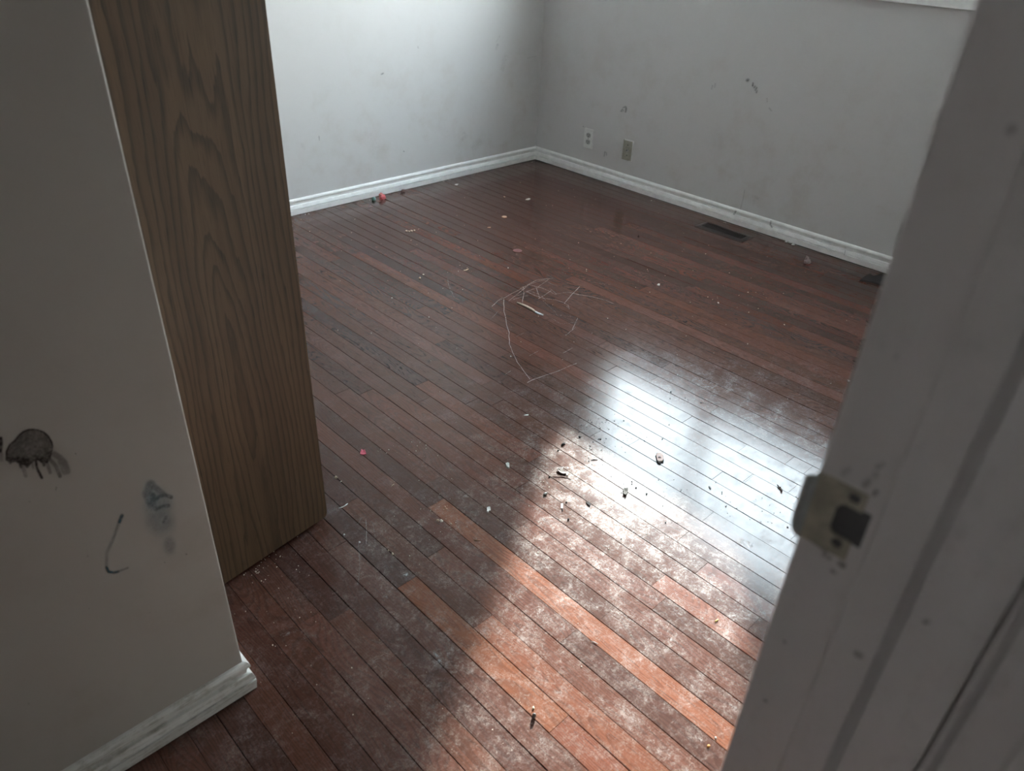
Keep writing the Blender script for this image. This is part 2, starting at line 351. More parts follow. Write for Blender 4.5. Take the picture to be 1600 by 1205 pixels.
# ------------------------------------------------------------------ baseboards
PROF = [(0.0, 0.0025), (0.0122, 0.0025), (0.0145, 0.0278), (0.0136, 0.0284), (0.0070, 0.0287), (0.0070, 0.0318), (0.0136, 0.0321), (0.0142, 0.0330), (0.0136, 0.0370), (0.0118, 0.0425), (0.0100, 0.0480),
        (0.0094, 0.0490), (0.0026, 0.0496), (0.0028, 0.0530), (0.0036, 0.0570), (0.0052, 0.0620), (0.0072, 0.0660), (0.0095, 0.0672), (0.0102, 0.0700), (0.0098, 0.0740), (0.0076, 0.0785), (0.0045, 0.0812), (0.0, 0.0820)]
def run(name, p0, p1, nrm, m0, m1, mat, parent=None):
    """profile swept from p0 to p1 on the wall line; m0/m1 = +1 outside mitre, -1 inside mitre, 0 square"""
    p0, p1, nrm = Vector(p0), Vector(p1), Vector(nrm); d = (p1-p0).normalized(); V = []; n = len(PROF)
    for p, m, s in ((p0, m0, -1), (p1, m1, 1)):
        for dp, z in PROF: V.append(p + nrm*dp + d*(s*m*dp) + Vector((0, 0, z)))
    Fc = [(i, i+1, n+i+1, n+i) for i in range(n-1)]+[tuple(range(n)), tuple(range(2*n-1, n-1, -1))]
    bm = bmesh.new(); vs = [bm.verts.new(v) for v in V]
    for f in Fc: bm.faces.new([vs[i] for i in f])
    return bmobj(name, bm, mat, parent)
bb = struct(empty('baseboard_back', (2.0, YB, 0)))
for a, b, m0, m1 in ((XS, 2.445, 0, 0), (2.4456, XR, 0, -1)):
    run('baseboard_length', (a, YB, 0), (b, YB, 0), (0, -1, 0), m0, m1, M['trim'], bb)
bb = bb_right = struct(empty('baseboard_right', (XR, 2.0, 0)))
yj1 = onp(1203, 352, 0, XR-0.01).y; yj2 = onp(1320, 395, 0, XR-0.01).y
for a, b, m0, m1 in ((0.131, yj2-0.0004, 0, 0), (yj2+0.0004, yj1-0.0004, 0, 0), (yj1+0.0004, YB, 0, -1)):
    run('baseboard_length', (XR, a, 0), (XR, b, 0), (-1, 0, 0), m0, m1, M['trim'], bb)
bb = struct(empty('baseboard_left', (XS, YS, 0)))
run('baseboard_length', (-1.25, YS, 0), (XS, YS, 0), (0, -1, 0), 0, 1, M['trim_dirty'], bb)
run('baseboard_length', (XS, YS, 0), (XS, 1.262, 0), (1, 0, 0), 1, 0, M['trim'], bb)
bb = struct(empty('baseboard_front', (1.5, 0.131, 0)))
run('baseboard_length', (XJ+0.11, 0.131, 0), (XR, 0.131, 0), (0, 1, 0), 0, -1, M['trim'], bb)
# ------------------------------------------------------------------ window
win = struct(empty('window_1', (XR, (WY0+WY1)/2, WZ0)))
cw = 0.066
for b in ((XR-0.016, XR, WY0-cw, WY1+cw, 1.101, WZ0), (XR-0.016, XR, WY0-cw, WY1+cw, WZ1, WZ1+cw), (XR-0.016, XR, WY0-cw, WY0, WZ0, WZ1), (XR-0.016, XR, WY1, WY1+cw, WZ0, WZ1)):
    boxes('casing', [b], M['trim'], win, 0.003)
fx0, fx1, fw = XR+0.085, XR+0.150, 0.042
boxes('window_frame', [(fx0, fx1, WY0, WY1, WZ0, WZ0+fw), (fx0, fx1, WY0, WY1, WZ1-fw, WZ1), (fx0, fx1, WY0, WY0+fw, WZ0+fw, WZ1-fw), (fx0, fx1, WY1-fw, WY1, WZ0+fw, WZ1-fw)], M['vinyl'], win)
ym = 1.90
for yy in (ym,): boxes('mullion', [(fx0-0.004, fx1-0.005, yy-0.044, yy+0.044, WZ0+fw, WZ1-fw)], M['vinyl'], win, 0.003)
boxes('reveal', [(XR, fx0, WY0-0.0, WY1, WZ0-0.002, WZ0+0.004), (XR, fx0, WY0, WY1, WZ1-0.004, WZ1), (XR, fx0, WY0, WY0+0.004, WZ0+0.004, WZ1-0.004), (XR, fx0, WY1-0.004, WY1, WZ0+0.004, WZ1-0.004)], M['trim'], win)
for y0, y1 in ((WY0+fw, ym-0.044), (ym+0.044, WY1-fw)):
    boxes('pane', [(fx0+0.028, fx0+0.032, y0, y1, WZ0+fw, WZ1-fw)], M['glass'], win)
# ------------------------------------------------------------------ doorway frame beside the camera
door = struct(empty('door_1', (XJ, 0.07, 0)))
boxes('jamb', [(XJ, XJ+0.019, 0.008, 0.1335, 0, 2.04)], M['jamb'], door, 0.0012)
boxes('jamb', [(-0.389, -0.37, 0.008, 0.1335, 0, 2.04)], M['jamb'], door, 0.0012)
boxes('head_jamb', [(-0.37, XJ, 0.008, 0.1335, 2.04, 2.059)], M['jamb'], door)
def stop(name, x, s):
    prof = [(0, 0.0515), (0.0030, 0.0520), (0.0050, 0.0540), (0.0104, 0.0580), (0.0108, 0.0600), (0.0108, 0.0862), (0.0095, 0.0875), (0, 0.0878)]
    bm = bmesh.new(); A = [bm.verts.new((x-s*d, y, 0)) for d, y in prof]; B = [bm.verts.new((x-s*d, y, 2.04)) for d, y in prof]; n = len(prof)
    for i in range(n): j = (i+1) % n; bm.faces.new((A[i], A[j], B[j], B[i]))
    bm.faces.new(A); bm.faces.new(B); return bmobj(name, bm, M['jamb'], door)
stop('door_stop', XJ, 1); stop('door_stop', -0.37, -1)
def casing(name, x, s):
    # hall-side trim: set back, with a bead at its edge
    prof = [(0.006, 0.0075), (0.0015, 0.0060), (0.0008, 0.0030), (0.0030, 0.0005), (0.0075, -0.003), (0.0085, -0.030), (0.0060, -0.034), (0.0060, -0.040), (0.0100, -0.046), (0.0110, -0.075), (0.016, -0.080), (0.060, -0.080), (0.060, 0.0075)]
    bm = bmesh.new(); A = [bm.verts.new((x+s*d, y, 0)) for d, y in prof]; B = [bm.verts.new((x+s*d, y, 2.06)) for d, y in prof]; n = len(prof)
    for i in range(n): j = (i+1) % n; bm.faces.new((A[i], A[j], B[j], B[i]))
    bm.faces.new(A); bm.faces.new(B); return bmobj(name, bm, M['jamb'], door)
casing('casing', XJ, 1); casing('casing', -0.37, -1)
# strike plate with a curled lip that reaches past the room-side edge of the jamb
PXF = XJ-0.0016
def jp(a, b): return onp(1200+a/6.695, 720+b/6.695, 0, PXF)
zc = (jp(600, 170).z+jp(400, 800).z)/2; hz = 0.0285
strike = empty('strike_plate', (XJ, 0.115, zc)); strike.parent = door; strike.matrix_parent_inverse = Matrix.Translation(door.location).inverted()
strike['label'] = 'metal strike plate with a curled lip'
def with_holes(name, y0, y1, z0, z1, holes, x0, x1, mat, parent):
    """thin plate facing -X with polygonal holes, built by a fine grid of kept cells"""
    bm = bmesh.new(); ny, nz = 44, 56
    keep = lambda y, z: not any(h(y, z) for h in holes)
    vs = {}
    def gv(i, j):
        if (i, j) not in vs: vs[(i, j)] = bm.verts.new((x0, y0+(y1-y0)*i/ny, z0+(z1-z0)*j/nz))
        return vs[(i, j)]
    for i in range(ny):
        for j in range(nz):
            if keep(y0+(y1-y0)*(i+.5)/ny, z0+(z1-z0)*(j+.5)/nz): bm.faces.new((gv(i, j), gv(i+1, j), gv(i+1, j+1), gv(i, j+1)))
    r = bmesh.ops.extrude_face_region(bm, geom=bm.faces[:])
    bmesh.ops.translate(bm, verts=[g for g in r['geom'] if isinstance(g, bmesh.types.BMVert)], vec=(x1-x0, 0, 0))
    return bmobj(name, bm, mat, parent)
hc = jp(835, 665); h1 = jp(905, 400); h2 = jp(715, 865)
sq = lambda y, z: (abs(y-hc.y)/0.0105)**4+(abs(z-hc.z)/0.0135)**4 < 1
c1 = lambda y, z: math.hypot(y-h1.y, z-h1.z) < 0.0040
c2 = lambda y, z: math.hypot(y-h2.y, z-h2.z) < 0.0040
Y0P, Y1P = min(h1.y, h2.y)-0.0075, 0.1335
def parent_kw(o, p):
    o.parent = p; o.matrix_parent_inverse = (Matrix.Translation(door.location) @ Matrix.Identity(4)).inverted() if p is door else Matrix.Translation(strike.location).inverted()
pl = with_holes('plate', Y0P, Y1P, zc-hz, zc+hz, (sq, c1, c2), PXF, XJ-0.0001, M['brass'], None)
bk = boxes('latch_hole', [(XJ-0.00025, XJ-0.0001, hc.y-0.0115, hc.y+0.0115, hc.z-0.0145, hc.z+0.0145)], M['hole'])
# lip: curved tongue bending away round the edge
bm = bmesh.new(); n = 10; rows = []
for i in range(n+1):
    t = i/n; row = []
    for j in range(13):
        s = j/12*2-1
        w = 0.0280*(1-0.42*t**2.2)
        ang = t*1.15; R_ = 0.0125
        row.append(bm.verts.new((PXF-0.0002+R_*(1-math.cos(ang))*1.0-0.0045*math.sin(t*math.pi)*0.4, Y1P-0.0012+R_*math.sin(ang), zc-0.002+s*w*(1-0.10*abs(s)**3*t))))
    rows.append(row)
for i in range(n):
    for j in range(12): bm.faces.new((rows[i][j], rows[i+1][j], rows[i+1][j+1], rows[i][j+1]))
r = bmesh.ops.extrude_face_region(bm, geom=bm.faces[:]); bmesh.ops.translate(bm, verts=[g for g in r['geom'] if isinstance(g, bmesh.types.BMVert)], vec=(0.0014, -0.0003, 0))
lip = bmobj('lip', bm, M['lip'], None, True)
scr = boxes('screw_hole', [(XJ-0.0004, XJ-0.0001, h1.y-0.0045, h1.y+0.0045, h1.z-0.0045, h1.z+0.0045)], M['hole'])
scr2 = boxes('screw_hole', [(XJ-0.0004, XJ-0.0001, h2.y-0.0045, h2.y+0.0045, h2.z-0.0045, h2.z+0.0045)], M['hole'])
for q in (pl, bk, lip, scr, scr2):
    q.parent = strike; q.matrix_parent_inverse = Matrix.Translation((XJ, 0.115, zc)).inverted()
# ------------------------------------------------------------------ stain patches: thin marks lying on a surface
def sstep(a, b, x):
    t = min(1, max(0, (x-a)/(b-a))); return t*t*(3-2*t)
def segd(p, a, b):
    ax, ay = a; bx, by = b; dx, dy = bx-ax, by-ay; L = dx*dx+dy*dy
    t = 0 if L == 0 else max(0, min(1, ((p[0]-ax)*dx+(p[1]-ay)*dy)/L))
    return math.hypot(p[0]-ax-t*dx, p[1]-ay-t*dy), t
def pld(p, pts): return min(segd(p, pts[i], pts[i+1])[0] for i in range(len(pts)-1))
def inside(p, poly):
    c = False; x, y = p
    for i in range(len(poly)):
        (x1, y1), (x2, y2) = poly[i], poly[i-1]
        if (y1 > y) != (y2 > y) and x < (x2-x1)*(y-y1)/(y2-y1)+x1: c = not c
    return c
def patch(name, corners, n, fn, mat, parent, off=(0, 0, 0)):
    """quad patch on a plane; corners (x0,y0,x1,y1) in mark coordinates -> world by fn's mapper"""
    x0, y0, x1, y1, mp, am = corners
    nx, ny = n; V = []; A = []
    for j in range(ny+1):
        for i in range(nx+1):
            u, v = x0+(x1-x0)*i/nx, y0+(y1-y0)*j/ny
            V.append(mp(u, v)+Vector(off)); A.append(am((u, v)))
    Fc = []
    for j in range(ny):
        for i in range(nx):
            q = (j*(nx+1)+i, (j+1)*(nx+1)+i, (j+1)*(nx+1)+i+1, j*(nx+1)+i+1)
            if max(A[k] for k in q) > 0.01: Fc.append(q)
    used = sorted({k for f in Fc for k in f}); mpk = {k: i for i, k in enumerate(used)}
    o = obj(name, [V[k] for k in used], [tuple(mpk[k] for k in f) for f in Fc], mat, None)
    at = o.data.attributes.new('amount', 'FLOAT', 'POINT')
    for i, k in enumerate(used): at.data[i].value = A[k]
    o.parent = parent
    return o
# dark ink blot on the near wall
FAN = [(95, 690), (98, 560), (150, 450), (230, 390), (300, 300), (370, 245), (440, 218), (520, 210), (600, 222), (690, 255), (760, 320), (815, 410), (828, 480), (805, 580), (790, 660), (740, 735), (660, 735), (600, 690), (540, 690), (450, 780), (390, 770), (300, 740), (240, 710), (160, 735)]
def ink(p):
    x, y = p
    if x < 60 and 330 < y < 720: blob = 0.9*(1-sstep(35, 62, x+abs(y-430)*0.12)) if y < 580 else 0.35*(1-sstep(30, 75, x))
    else: blob = 0
    d = pld(p, FAN+[FAN[0]]); a = 0
    if inside(p, FAN):
        a = 0.55 + 0.22*mnoise.noise(Vector((x*0.02, y*0.02, 3)))
        a += 0.38*sstep(560, 700, y) + 0.25*sstep(640, 800, x)*sstep(420, 600, y)
        a = max(a, 0.98*(1-sstep(10, 30, d)))
    else: a = 0.98*(1-sstep(4, 15, d))
    def st(pts, w, k): return k*(1-sstep(w*0.5, w, pld(p, pts)))
    a = max(a, blob, st([(560, 690), (580, 820), (655, 970)], 28, 0.92), st([(330, 740), (380, 860), (405, 940)], 42, 0.42), st([(310, 740), (330, 800)], 30, 0.8), st([(400, 740), (425, 790)], 36, 0.85),
            st([(745, 760), (785, 890)], 36, 0.42), st([(800, 700), (880, 790), (940, 945)], 40, 0.55), st([(850, 600), (950, 660), (1020, 740), (1060, 870)], 62, 0.40), st([(950, 720), (1010, 880)], 60, 0.36), st([(680, 720), (690, 770)], 34, 0.8),
            st([(500, 700), (520, 820)], 26, 0.4), st([(150, 700), (160, 740)], 26, 0.8))
    return min(1, a)
inkp = patch('ink_blot', (-60, 120, 1160, 1060, lambda u, v: onp(u/10.04, 650+v/10.04, 1, YS-0.0004), ink), (150, 120), None, M['ink'], wall_left)
inkp['label'] = 'dark fan-shaped ink blot with drips'
def blue(p):
    def st(pts, w, k): return k*(1-sstep(w*0.3, w, pld(p, pts)))
    def el(cx, cy, rx, ry, k): return k*(1-sstep(0.35, 1.0, math.hypot((p[0]-cx)/rx, (p[1]-cy)/ry)))
    return min(1, max(st([(640, 185), (600, 280), (640, 390)], 70, 0.50), st([(645, 185), (760, 270)], 50, 0.42), st([(640, 380), (720, 315), (785, 290), (850, 315)], 34, 0.62), st([(690, 445), (750, 412), (825, 403)], 32, 0.62),
        st([(660, 300), (672, 410)], 56, 0.62), st([(802, 520), (770, 575)], 24, 0.62), el(720, 420, 200, 260, 0.30), el(740, 560, 210, 210, 0.26), el(835, 820, 90, 130, 0.30), st([(830, 560), (780, 600)], 40, 0.3),
        st([(340, 505), (312, 575)], 24, 0.95), st([(312, 575), (250, 740), (178, 900), (178, 1050)], 26, 0.26), st([(178, 1050), (200, 1095), (250, 1105), (300, 1092)], 20, 0.85), st([(300, 1092), (400, 1055)], 16, 0.45)))
bl = patch('blue_scribble', (120, 120, 980, 1150, lambda u, v: onp(140+u/6.694, 730+v/6.694, 1, YS-0.0004), blue), (110, 130), None, M['blue'], wall_left)
bl['label'] = 'faint blue crayon scribble'
def strokes(name, parent, axis, val, items, mat, pad=3, n=(26, 26)):
    """one mark made of soft strokes given in photograph pixels: (points, half width, amount)"""
    xs = [q[0] for pts, w, k in items for q in pts]; ys = [q[1] for pts, w, k in items for q in pts]; wm = max(w for _, w, _ in items)
    am = lambda p: max(k*(1-sstep(w*0.15, w, pld(p, pts))) for pts, w, k in items)
    return patch(name, (min(xs)-wm, min(ys)-wm, max(xs)+wm, max(ys)+wm, lambda u, v: onp(u, v, axis, val), am), n, None, mat, parent)
xw = XR-0.0004
mk = lambda items, mat='scuff', n=(40, 40), nm='scuff_mark': strokes(nm, wall_right, 0, xw, [(p_, w_*0.8, k_) for p_, w_, k_ in items], M[mat], n=n)
mk([([(1167.5, 125.8), (1169, 124.6)], 4.4, 0.95)])
mk([([(1176.5, 130), (1176, 134)], 2.6, 1.0)])
mk([([(1180, 135), (1178.5, 137)], 2.6, 0.95), ([(1182.5, 137), (1180, 141)], 2.4, 0.9), ([(1183, 142), (1182, 144.5)], 2.6, 0.8)])
mk([([(1198.5, 154), (1198.5, 159)], 2.2, 0.45)], n=(10, 16)); mk([([(1202, 169), (1205, 173)], 2.4, 0.40)], n=(12, 12))
mk([([(1113, 134), (1112, 139)], 2.2, 0.45)], n=(10, 14)); mk([([(1117.5, 131), (1116.5, 136)], 2.2, 0.45)], n=(10, 14))
mk([([(972.5, 171), (970.5, 174)], 2.2, 0.95), ([(974.5, 172), (973, 174)], 1.6, 0.8), ([(977.5, 167), (978.5, 170), (977.5, 174.5)], 3.0, 1.0), ([(974, 168), (977, 167)], 2.6, 0.75)])
mk([([(945, 237.5), (944, 244)], 1.9, 0.8), ([(945.5, 237.5), (947.6, 239), (947.6, 242.5)], 1.9, 0.8)])
mk([([(911.3, 197.5), (911.8, 198)], 1.5, 0.9)], n=(10, 10))
mk([([(1163.5, 297), (1161, 311), (1159, 318), (1156.5, 328)], 1.1, 0.55)], n=(26, 40), nm='wall_crack')
mk([([(1177, 306), (1185, 310)], 5, 0.5), ([(1178, 314), (1178, 318)], 4, 0.4), ([(1183.5, 321), (1184.5, 323)], 2.4, 0.5)], 'smudge')
mb = lambda items, mat='smudge', n=(22, 22), nm='smudge': strokes(nm, wall_back, 1, YB-0.0004, items, M[mat], n=n)
mb([([(776, 76), (777.5, 70)], 3.4, 0.75), ([(775, 66), (781, 56)], 1.5, 0.5)]); mb([([(786, 98), (790, 88), (785, 108)], 6, 0.40)]); mb([([(824, 91), (838, 88)], 1.7, 0.55)])
mb([([(596, 116), (599, 114.5)], 1.7, 1.0)], 'scuff', (12, 10), 'scuff_mark'); mb([([(498.5, 213), (499, 219)], 1.2, 0.75)], 'scuff', (10, 14), 'scuff_mark')
mb([([(653, 73), (653.5, 75)], 1.5, 0.5)], 'scuff', (10, 10), 'scuff_mark'); mb([([(630.5, 236.5), (631.5, 236.7)], 1.4, 0.9)], 'scuff', (10, 10), 'scuff_mark')
mb([([(725, 208), (728, 212), (722, 218)], 4, 0.5)]); mb([([(575, 210), (592, 240)], 20, 0.12)]); mb([([(690, 200), (700, 212)], 12, 0.2)]); mb([([(740, 230), (750, 222)], 8, 0.45)]); mb([([(472, 226), (475, 232)], 4, 0.4)])
ml = lambda px, py, r, k=0.9: strokes('speck', wall_left, 1, YS-0.0004, [([(px, py), (px+0.4, py+0.2)], r, k)], M['scuff'], n=(10, 10))
for q in ((291, 866, 1.9), (118, 709, 1.6), (88, 762, 1.9, .6), (46, 784, 1.6, .6), (137, 869, 2.2, .5), (257, 879, 1.6, .6), (88, 762, 1.2), (45, 1100, 1.8, .5), (139, 951, 1.4, .5), (87, 765, 1.4), (234, 957, 1.4, .5)): ml(*q)
def on_jamb(x, pts, w, k):
    o = strokes('grime_mark', door, 0, x, [(pts, w, k)], M['jamb_grime'], n=(18, 18)); o.matrix_parent_inverse = Matrix.Translation(door.location).inverted()
for pts, w, k in (([(1147, 334.5), (1149.5, 330.5)], 2.2, 1.0), ([(1204.5, 346), (1203.5, 351), (1206, 355)], 2.0, 1.0), ([(1321, 391), (1319, 399)], 1.0, .6)):
    o = strokes('chip_mark', bb_right, 0, XR-0.0148, [(pts, w, k)], M['scuff'], n=(24, 24)); o.matrix_parent_inverse = Matrix.Translation(bb_right.location).inverted()
M['jamb_grime'] = stain_mat('jamb_grime', rgb(0.12, 0.10, 0.09), k=0.75, lo=0.36, hi=0.62, fl_=0.1)
for pts, w, k in (([(1352, 757), (1368, 742)], 9, .7), ([(1370, 730), (1379, 726)], 7, .7), ([(1366, 772), (1370, 768)], 6, .7), ([(1318, 740), (1326, 735)], 9, .45), ([(1272, 847), (1290, 860)], 5, .7), ([(1288, 866), (1296, 872)], 7, .7),
        ([(1312, 880), (1318, 884)], 7, .8), ([(1300, 892), (1306, 896)], 5, .7), ([(1225, 1002), (1227, 1004)], 4, .7), ([(1195, 1094), (1197, 1096)], 4, .6)): on_jamb(XJ-0.0003, pts, w, k)
on_jamb(XJ-0.0112, [(1338, 1021), (1345, 1025)], 8, .9); on_jamb(XJ-0.0003, [(1446, 971), (1450, 971)], 7, .9); on_jamb(XJ-0.0003, [(1577, 205), (1583, 200)], 12, .5); on_jamb(XJ-0.0112, [(1398, 560), (1402, 556)], 5, .4)
# ------------------------------------------------------------------ scratches scored into the floor finish
SC = [([(55,355),(110,300),(165,280),(240,235),(330,190),(400,145),(470,110),(560,95),(630,90)], .9), ([(165,290),(165,400),(185,490),(210,600),(215,710),(250,790),(290,880),(350,960),(410,1040)], 1.0),
    ([(390,1075),(430,1050),(560,1005),(680,960),(780,920),(850,890)], 1.0), ([(210,305),(280,250),(350,190),(400,150),(480,120),(590,100)], .85), ([(250,290),(400,250)], .6), ([(350,195),(352,260),(340,320)], .7),
    ([(400,150),(520,180),(610,215),(640,240),(770,220),(850,240),(1000,265),(1120,295),(1200,330)], .8), ([(490,285),(610,205)], .9), ([(470,170),(500,270)], .8), ([(735,325),(800,250),(880,165)], .9),
    ([(735,325),(765,340),(780,380),(755,350)], .9), ([(370,210),(450,250),(540,280),(640,290),(740,322)], .8), ([(480,175),(580,105)], .7), ([(575,125),(610,145),(670,160)], .6), ([(800,580),(860,465)], .7), ([(755,620),(840,550)], .6),
    ([(40,480),(110,400)], .5), ([(280,640),(350,605)], .55), ([(720,795),(810,745)], .7), ([(405,822),(490,775)], .6), ([(320,185),(340,165),(352,195),(326,190)], .8), ([(530,300),(640,400),(660,430)], .5), ([(600,180),(660,240)], .6),
    ([(0,915),(80,880)], .5), ([(180,990),(230,960)], .5), ([(700,30),(760,50),(830,60)], .5), ([(910,95),(1010,125),(1190,150)], .45), ([(540,430),(720,440),(860,460)], .4), ([(620,470),(700,520),(860,500)], .4), ([(420,590),(470,640)], .4),
    ([(270,260),(330,240),(440,190),(520,170)], .6), ([(380,200),(520,250),(560,300)], .6), ([(110,300),(150,270)], .6)]
def scratch(pts, k, sc=6.025, ox=760, oy=420, hw=0.0007):
    P_ = [fl(ox+a/sc, oy+b/sc, 0.0009) for a, b in pts]; Q = []
    for a, b in zip(P_[:-1], P_[1:]):
        m = max(1, int((b-a).length/0.03))
        for i in range(m):
            c = a.lerp(b, i/m); Q.append(c+Vector((random.gauss(0, .0012), random.gauss(0, .0012), 0)))
    Q.append(P_[-1]); V = []; A = []
    for i, c in enumerate(Q):
        d = (Q[min(i+1, len(Q)-1)]-Q[max(i-1, 0)]).normalized(); nn = Vector((-d.y, d.x, 0))
        w = hw*random.uniform(.7, 1.3)
        V += [c-nn*w, c+nn*w]; a = k*random.uniform(.55, 1.0); A += [a, a]
    o = obj('scratch', V, [(2*i, 2*i+1, 2*i+3, 2*i+2) for i in range(len(Q)-1)], M['scratch'], None)
    at = o.data.attributes.new('amount', 'FLOAT', 'POINT')
    for i, a in enumerate(A): at.data[i].value = a
    o.parent = floor
for pts, k in SC: scratch(pts, k)
for pts, k in (([(560,850),(562,890),(559,915)], .45), ([(573,812),(572,850)], .5), ([(583,815),(586,850)], .35), ([(700,435),(702,450),(710,465)], .35), ([(558,820),(566,808)], .3)): scratch(pts, k, 1, 0, 0, 0.0011)
fm = lambda items, n=(28, 24): strokes('white_scuff', floor, 2, 0.0006, items, M['white_smear'], n=n)
fm([([(630, 900), (636, 897)], 4.5, 0.9), ([(628, 904), (634, 905)], 3, 0.7), ([(606, 882), (622, 893)], 2, 0.3)])
fm([([(680, 1020), (686, 1034)], 5, 0.7), ([(684, 1028), (690, 1036)], 2.5, 0.9), ([(676, 1045), (696, 1040)], 5, 0.3)])
fm([([(441, 993), (452, 989), (461, 986)], 4.5, 0.5)]); fm([([(482, 991), (490, 993), (496, 996)], 4, 0.4)]); fm([([(598, 934), (602, 930), (605, 934)], 2.4, 0.55)])
fm([([(499, 1026), (504, 1026)], 2.6, 0.4)]); fm([([(675, 1110), (678, 1102)], 3.5, 0.4)]); fm([([(808, 925), (815, 922)], 6, 0.45)]); fm([([(720, 905), (727, 900)], 3, 0.4)]); fm([([(1160, 848), (1164, 846)], 8, 0.75), ([(1172, 853), (1176, 848)], 5, 0.55)])
fm([([(900, 735), (890, 731), (872, 731)], 3.0, 0.6)]); fm([([(845, 815), (850, 813)], 5, 0.4)]); fm([([(515, 798), (524, 796)], 5, 0.20)])
# ------------------------------------------------------------------ oak closet door standing ajar
D1 = Vector((0.7055, 1.3515, 0)); D0 = Vector((0.411, 1.307, 0)); du = (D1-D0).normalized(); DW = 0.455
hinge = D1-du*DW
cd = empty('closet_door', (hinge.x, hinge.y, 0)); cd.rotation_euler = (0, 0, math.atan2(du.y, du.x))
tag(cd, 'oak veneer closet door panel standing ajar behind the stained wall', 'door')
bm = bmesh.new(); rr = 0.010; z0, z1, th = 0.012, 2.03, 0.034
out = [(0, z0)]+[(DW-rr+rr*math.sin(a), z0+rr-rr*math.cos(a)) for a in [i*math.pi/16 for i in range(9)]]+[(DW, z1), (0, z1)]
A = [bm.verts.new((x-DW, 0, z)) for x, z in out]; B = [bm.verts.new((x-DW, th, z)) for x, z in out]; n = len(out)
bm.faces.new(A); bm.faces.new(B)
for i in range(n): j = (i+1) % n; bm.faces.new((A[i], A[j], B[j], B[i]))
bmesh.ops.bevel(bm, geom=[e for e in bm.edges if abs(e.verts[0].co.y) < 1e-6 and abs(e.verts[1].co.y) < 1e-6], offset=0.0012, segments=2, profile=.5, affect='EDGES')
dp = bmobj('door_panel', bm, M['oak']); dp.parent = cd; dp.location = (DW, 0, 0)
for hz_ in (0.25, 1.75):
    hb = boxes('hinge', [(-0.010, 0.0, 0.004, 0.030, hz_-0.038, hz_+0.038)], M['brass']); hb.parent = cd
# ------------------------------------------------------------------ wall plates
def plate_xyz(cy, cz):  # local frame on the window wall: u towards -Y (right in view), v up, w into the room
    return lambda u, v, w: Vector((-w, -u, v))
def wbox(bm, u0, u1, v0, v1, w0, w1, bev=0):
    box(bm, -w1, -w0, -u1, -u0, v0, v1, bev)
oc = onp(919.5, 216.5, 0, XR-0.004)
out_ = empty('electrical_outlet', (XR, oc.y, oc.z)); tag(out_, 'white duplex electrical outlet on the grey wall nearest the corner', 'outlet')
bm = bmesh.new(); wbox(bm, -.035, .035, -.057, .057, 0, .006, .0022); q = bmobj('cover_plate', bm, M['plastic_white']); q.parent = out_
for v in (0.0195, -0.0195):
    bm = bmesh.new()
    ring = [(0.0172*max(-1, min(1, 1.12*math.cos(a))), v+0.0142*max(-1, min(1, 1.0*math.sin(a)))) for a in [i*math.pi/12 for i in range(24)]]
    A = [bm.verts.new((-.0060, -a, b)) for a, b in ring]; B = [bm.verts.new((-.0078, -a*.96, v+(b-v)*.96)) for a, b in ring]
    bm.faces.new(B)
    for i in range(24): j = (i+1) % 24; bm.faces.new((A[i], A[j], B[j], B[i]))
    rc = bmobj('receptacle', bm, M['plastic_grey']); rc.parent = out_
    for u0, vv, w_, h_ in ((-.0064, v+.003, .0013, .0045), (.0064, v+.003, .0013, .0036), (0, v-.0075, .0026, .0026)):
        bm = bmesh.new(); wbox(bm, u0-w_, u0+w_, vv-h_, vv+h_, .0077, .0082); s_ = bmobj('slot', bm, M['black']); s_.parent = rc
bm = bmesh.new(); wbox(bm, -.0035, .0035, -.0035, .0035, .0058, .0072, .001); q = bmobj('screw', bm, M['plastic_grey']); q.parent = out_
jc = onp(980.5, 235, 0, XR-0.004)
jk = empty('cable_jack_plate', (XR, jc.y, jc.z)); tag(jk, 'beige cable jack wall plate edged with white paint, right of the white outlet', 'wall plate')
bm = bmesh.new(); wbox(bm, -.035, .035, -.057, .057, 0, .006, .002); q = bmobj('cover_plate', bm, M['beige']); q.parent = jk
for e in ((.0315, .0372, -.056, .058, 0, .0066, .0015), (-.029, .0312, .053, .0585, 0, .0066, .0015), (.018, .0312, -.0585, -.053, 0, .0064, .0015)):
    bm = bmesh.new(); wbox(bm, *e); q = bmobj('paint_rim', bm, M['plastic_white']); q.parent = jk; q['label'] = 'white paint left along the edge'
bm = bmesh.new(); bmesh.ops.create_cone(bm, cap_ends=True, segments=16, radius1=.0075, radius2=.0062, depth=.006, matrix=Matrix.Translation((-.0085, 0, .001)) @ Matrix.Rotation(-math.pi/2, 4, 'Y'))
q = bmobj('jack', bm, M['plastic_grey']); q.parent = jk
bm = bmesh.new(); bmesh.ops.create_cone(bm, cap_ends=True, segments=12, radius1=.0034, radius2=.0034, depth=.002, matrix=Matrix.Translation((-.0118, 0, .001)) @ Matrix.Rotation(-math.pi/2, 4, 'Y'))
s_ = bmobj('jack_hole', bm, M['black']); s_.parent = q
for v in (.030, -.028):
    bm = bmesh.new(); bmesh.ops.create_cone(bm, cap_ends=True, segments=12, radius1=.0032, radius2=.0026, depth=.0022, matrix=Matrix.Translation((-.0068, 0, v)) @ Matrix.Rotation(-math.pi/2, 4, 'Y'))
    q = bmobj('screw', bm, M['register']); q.parent = jk
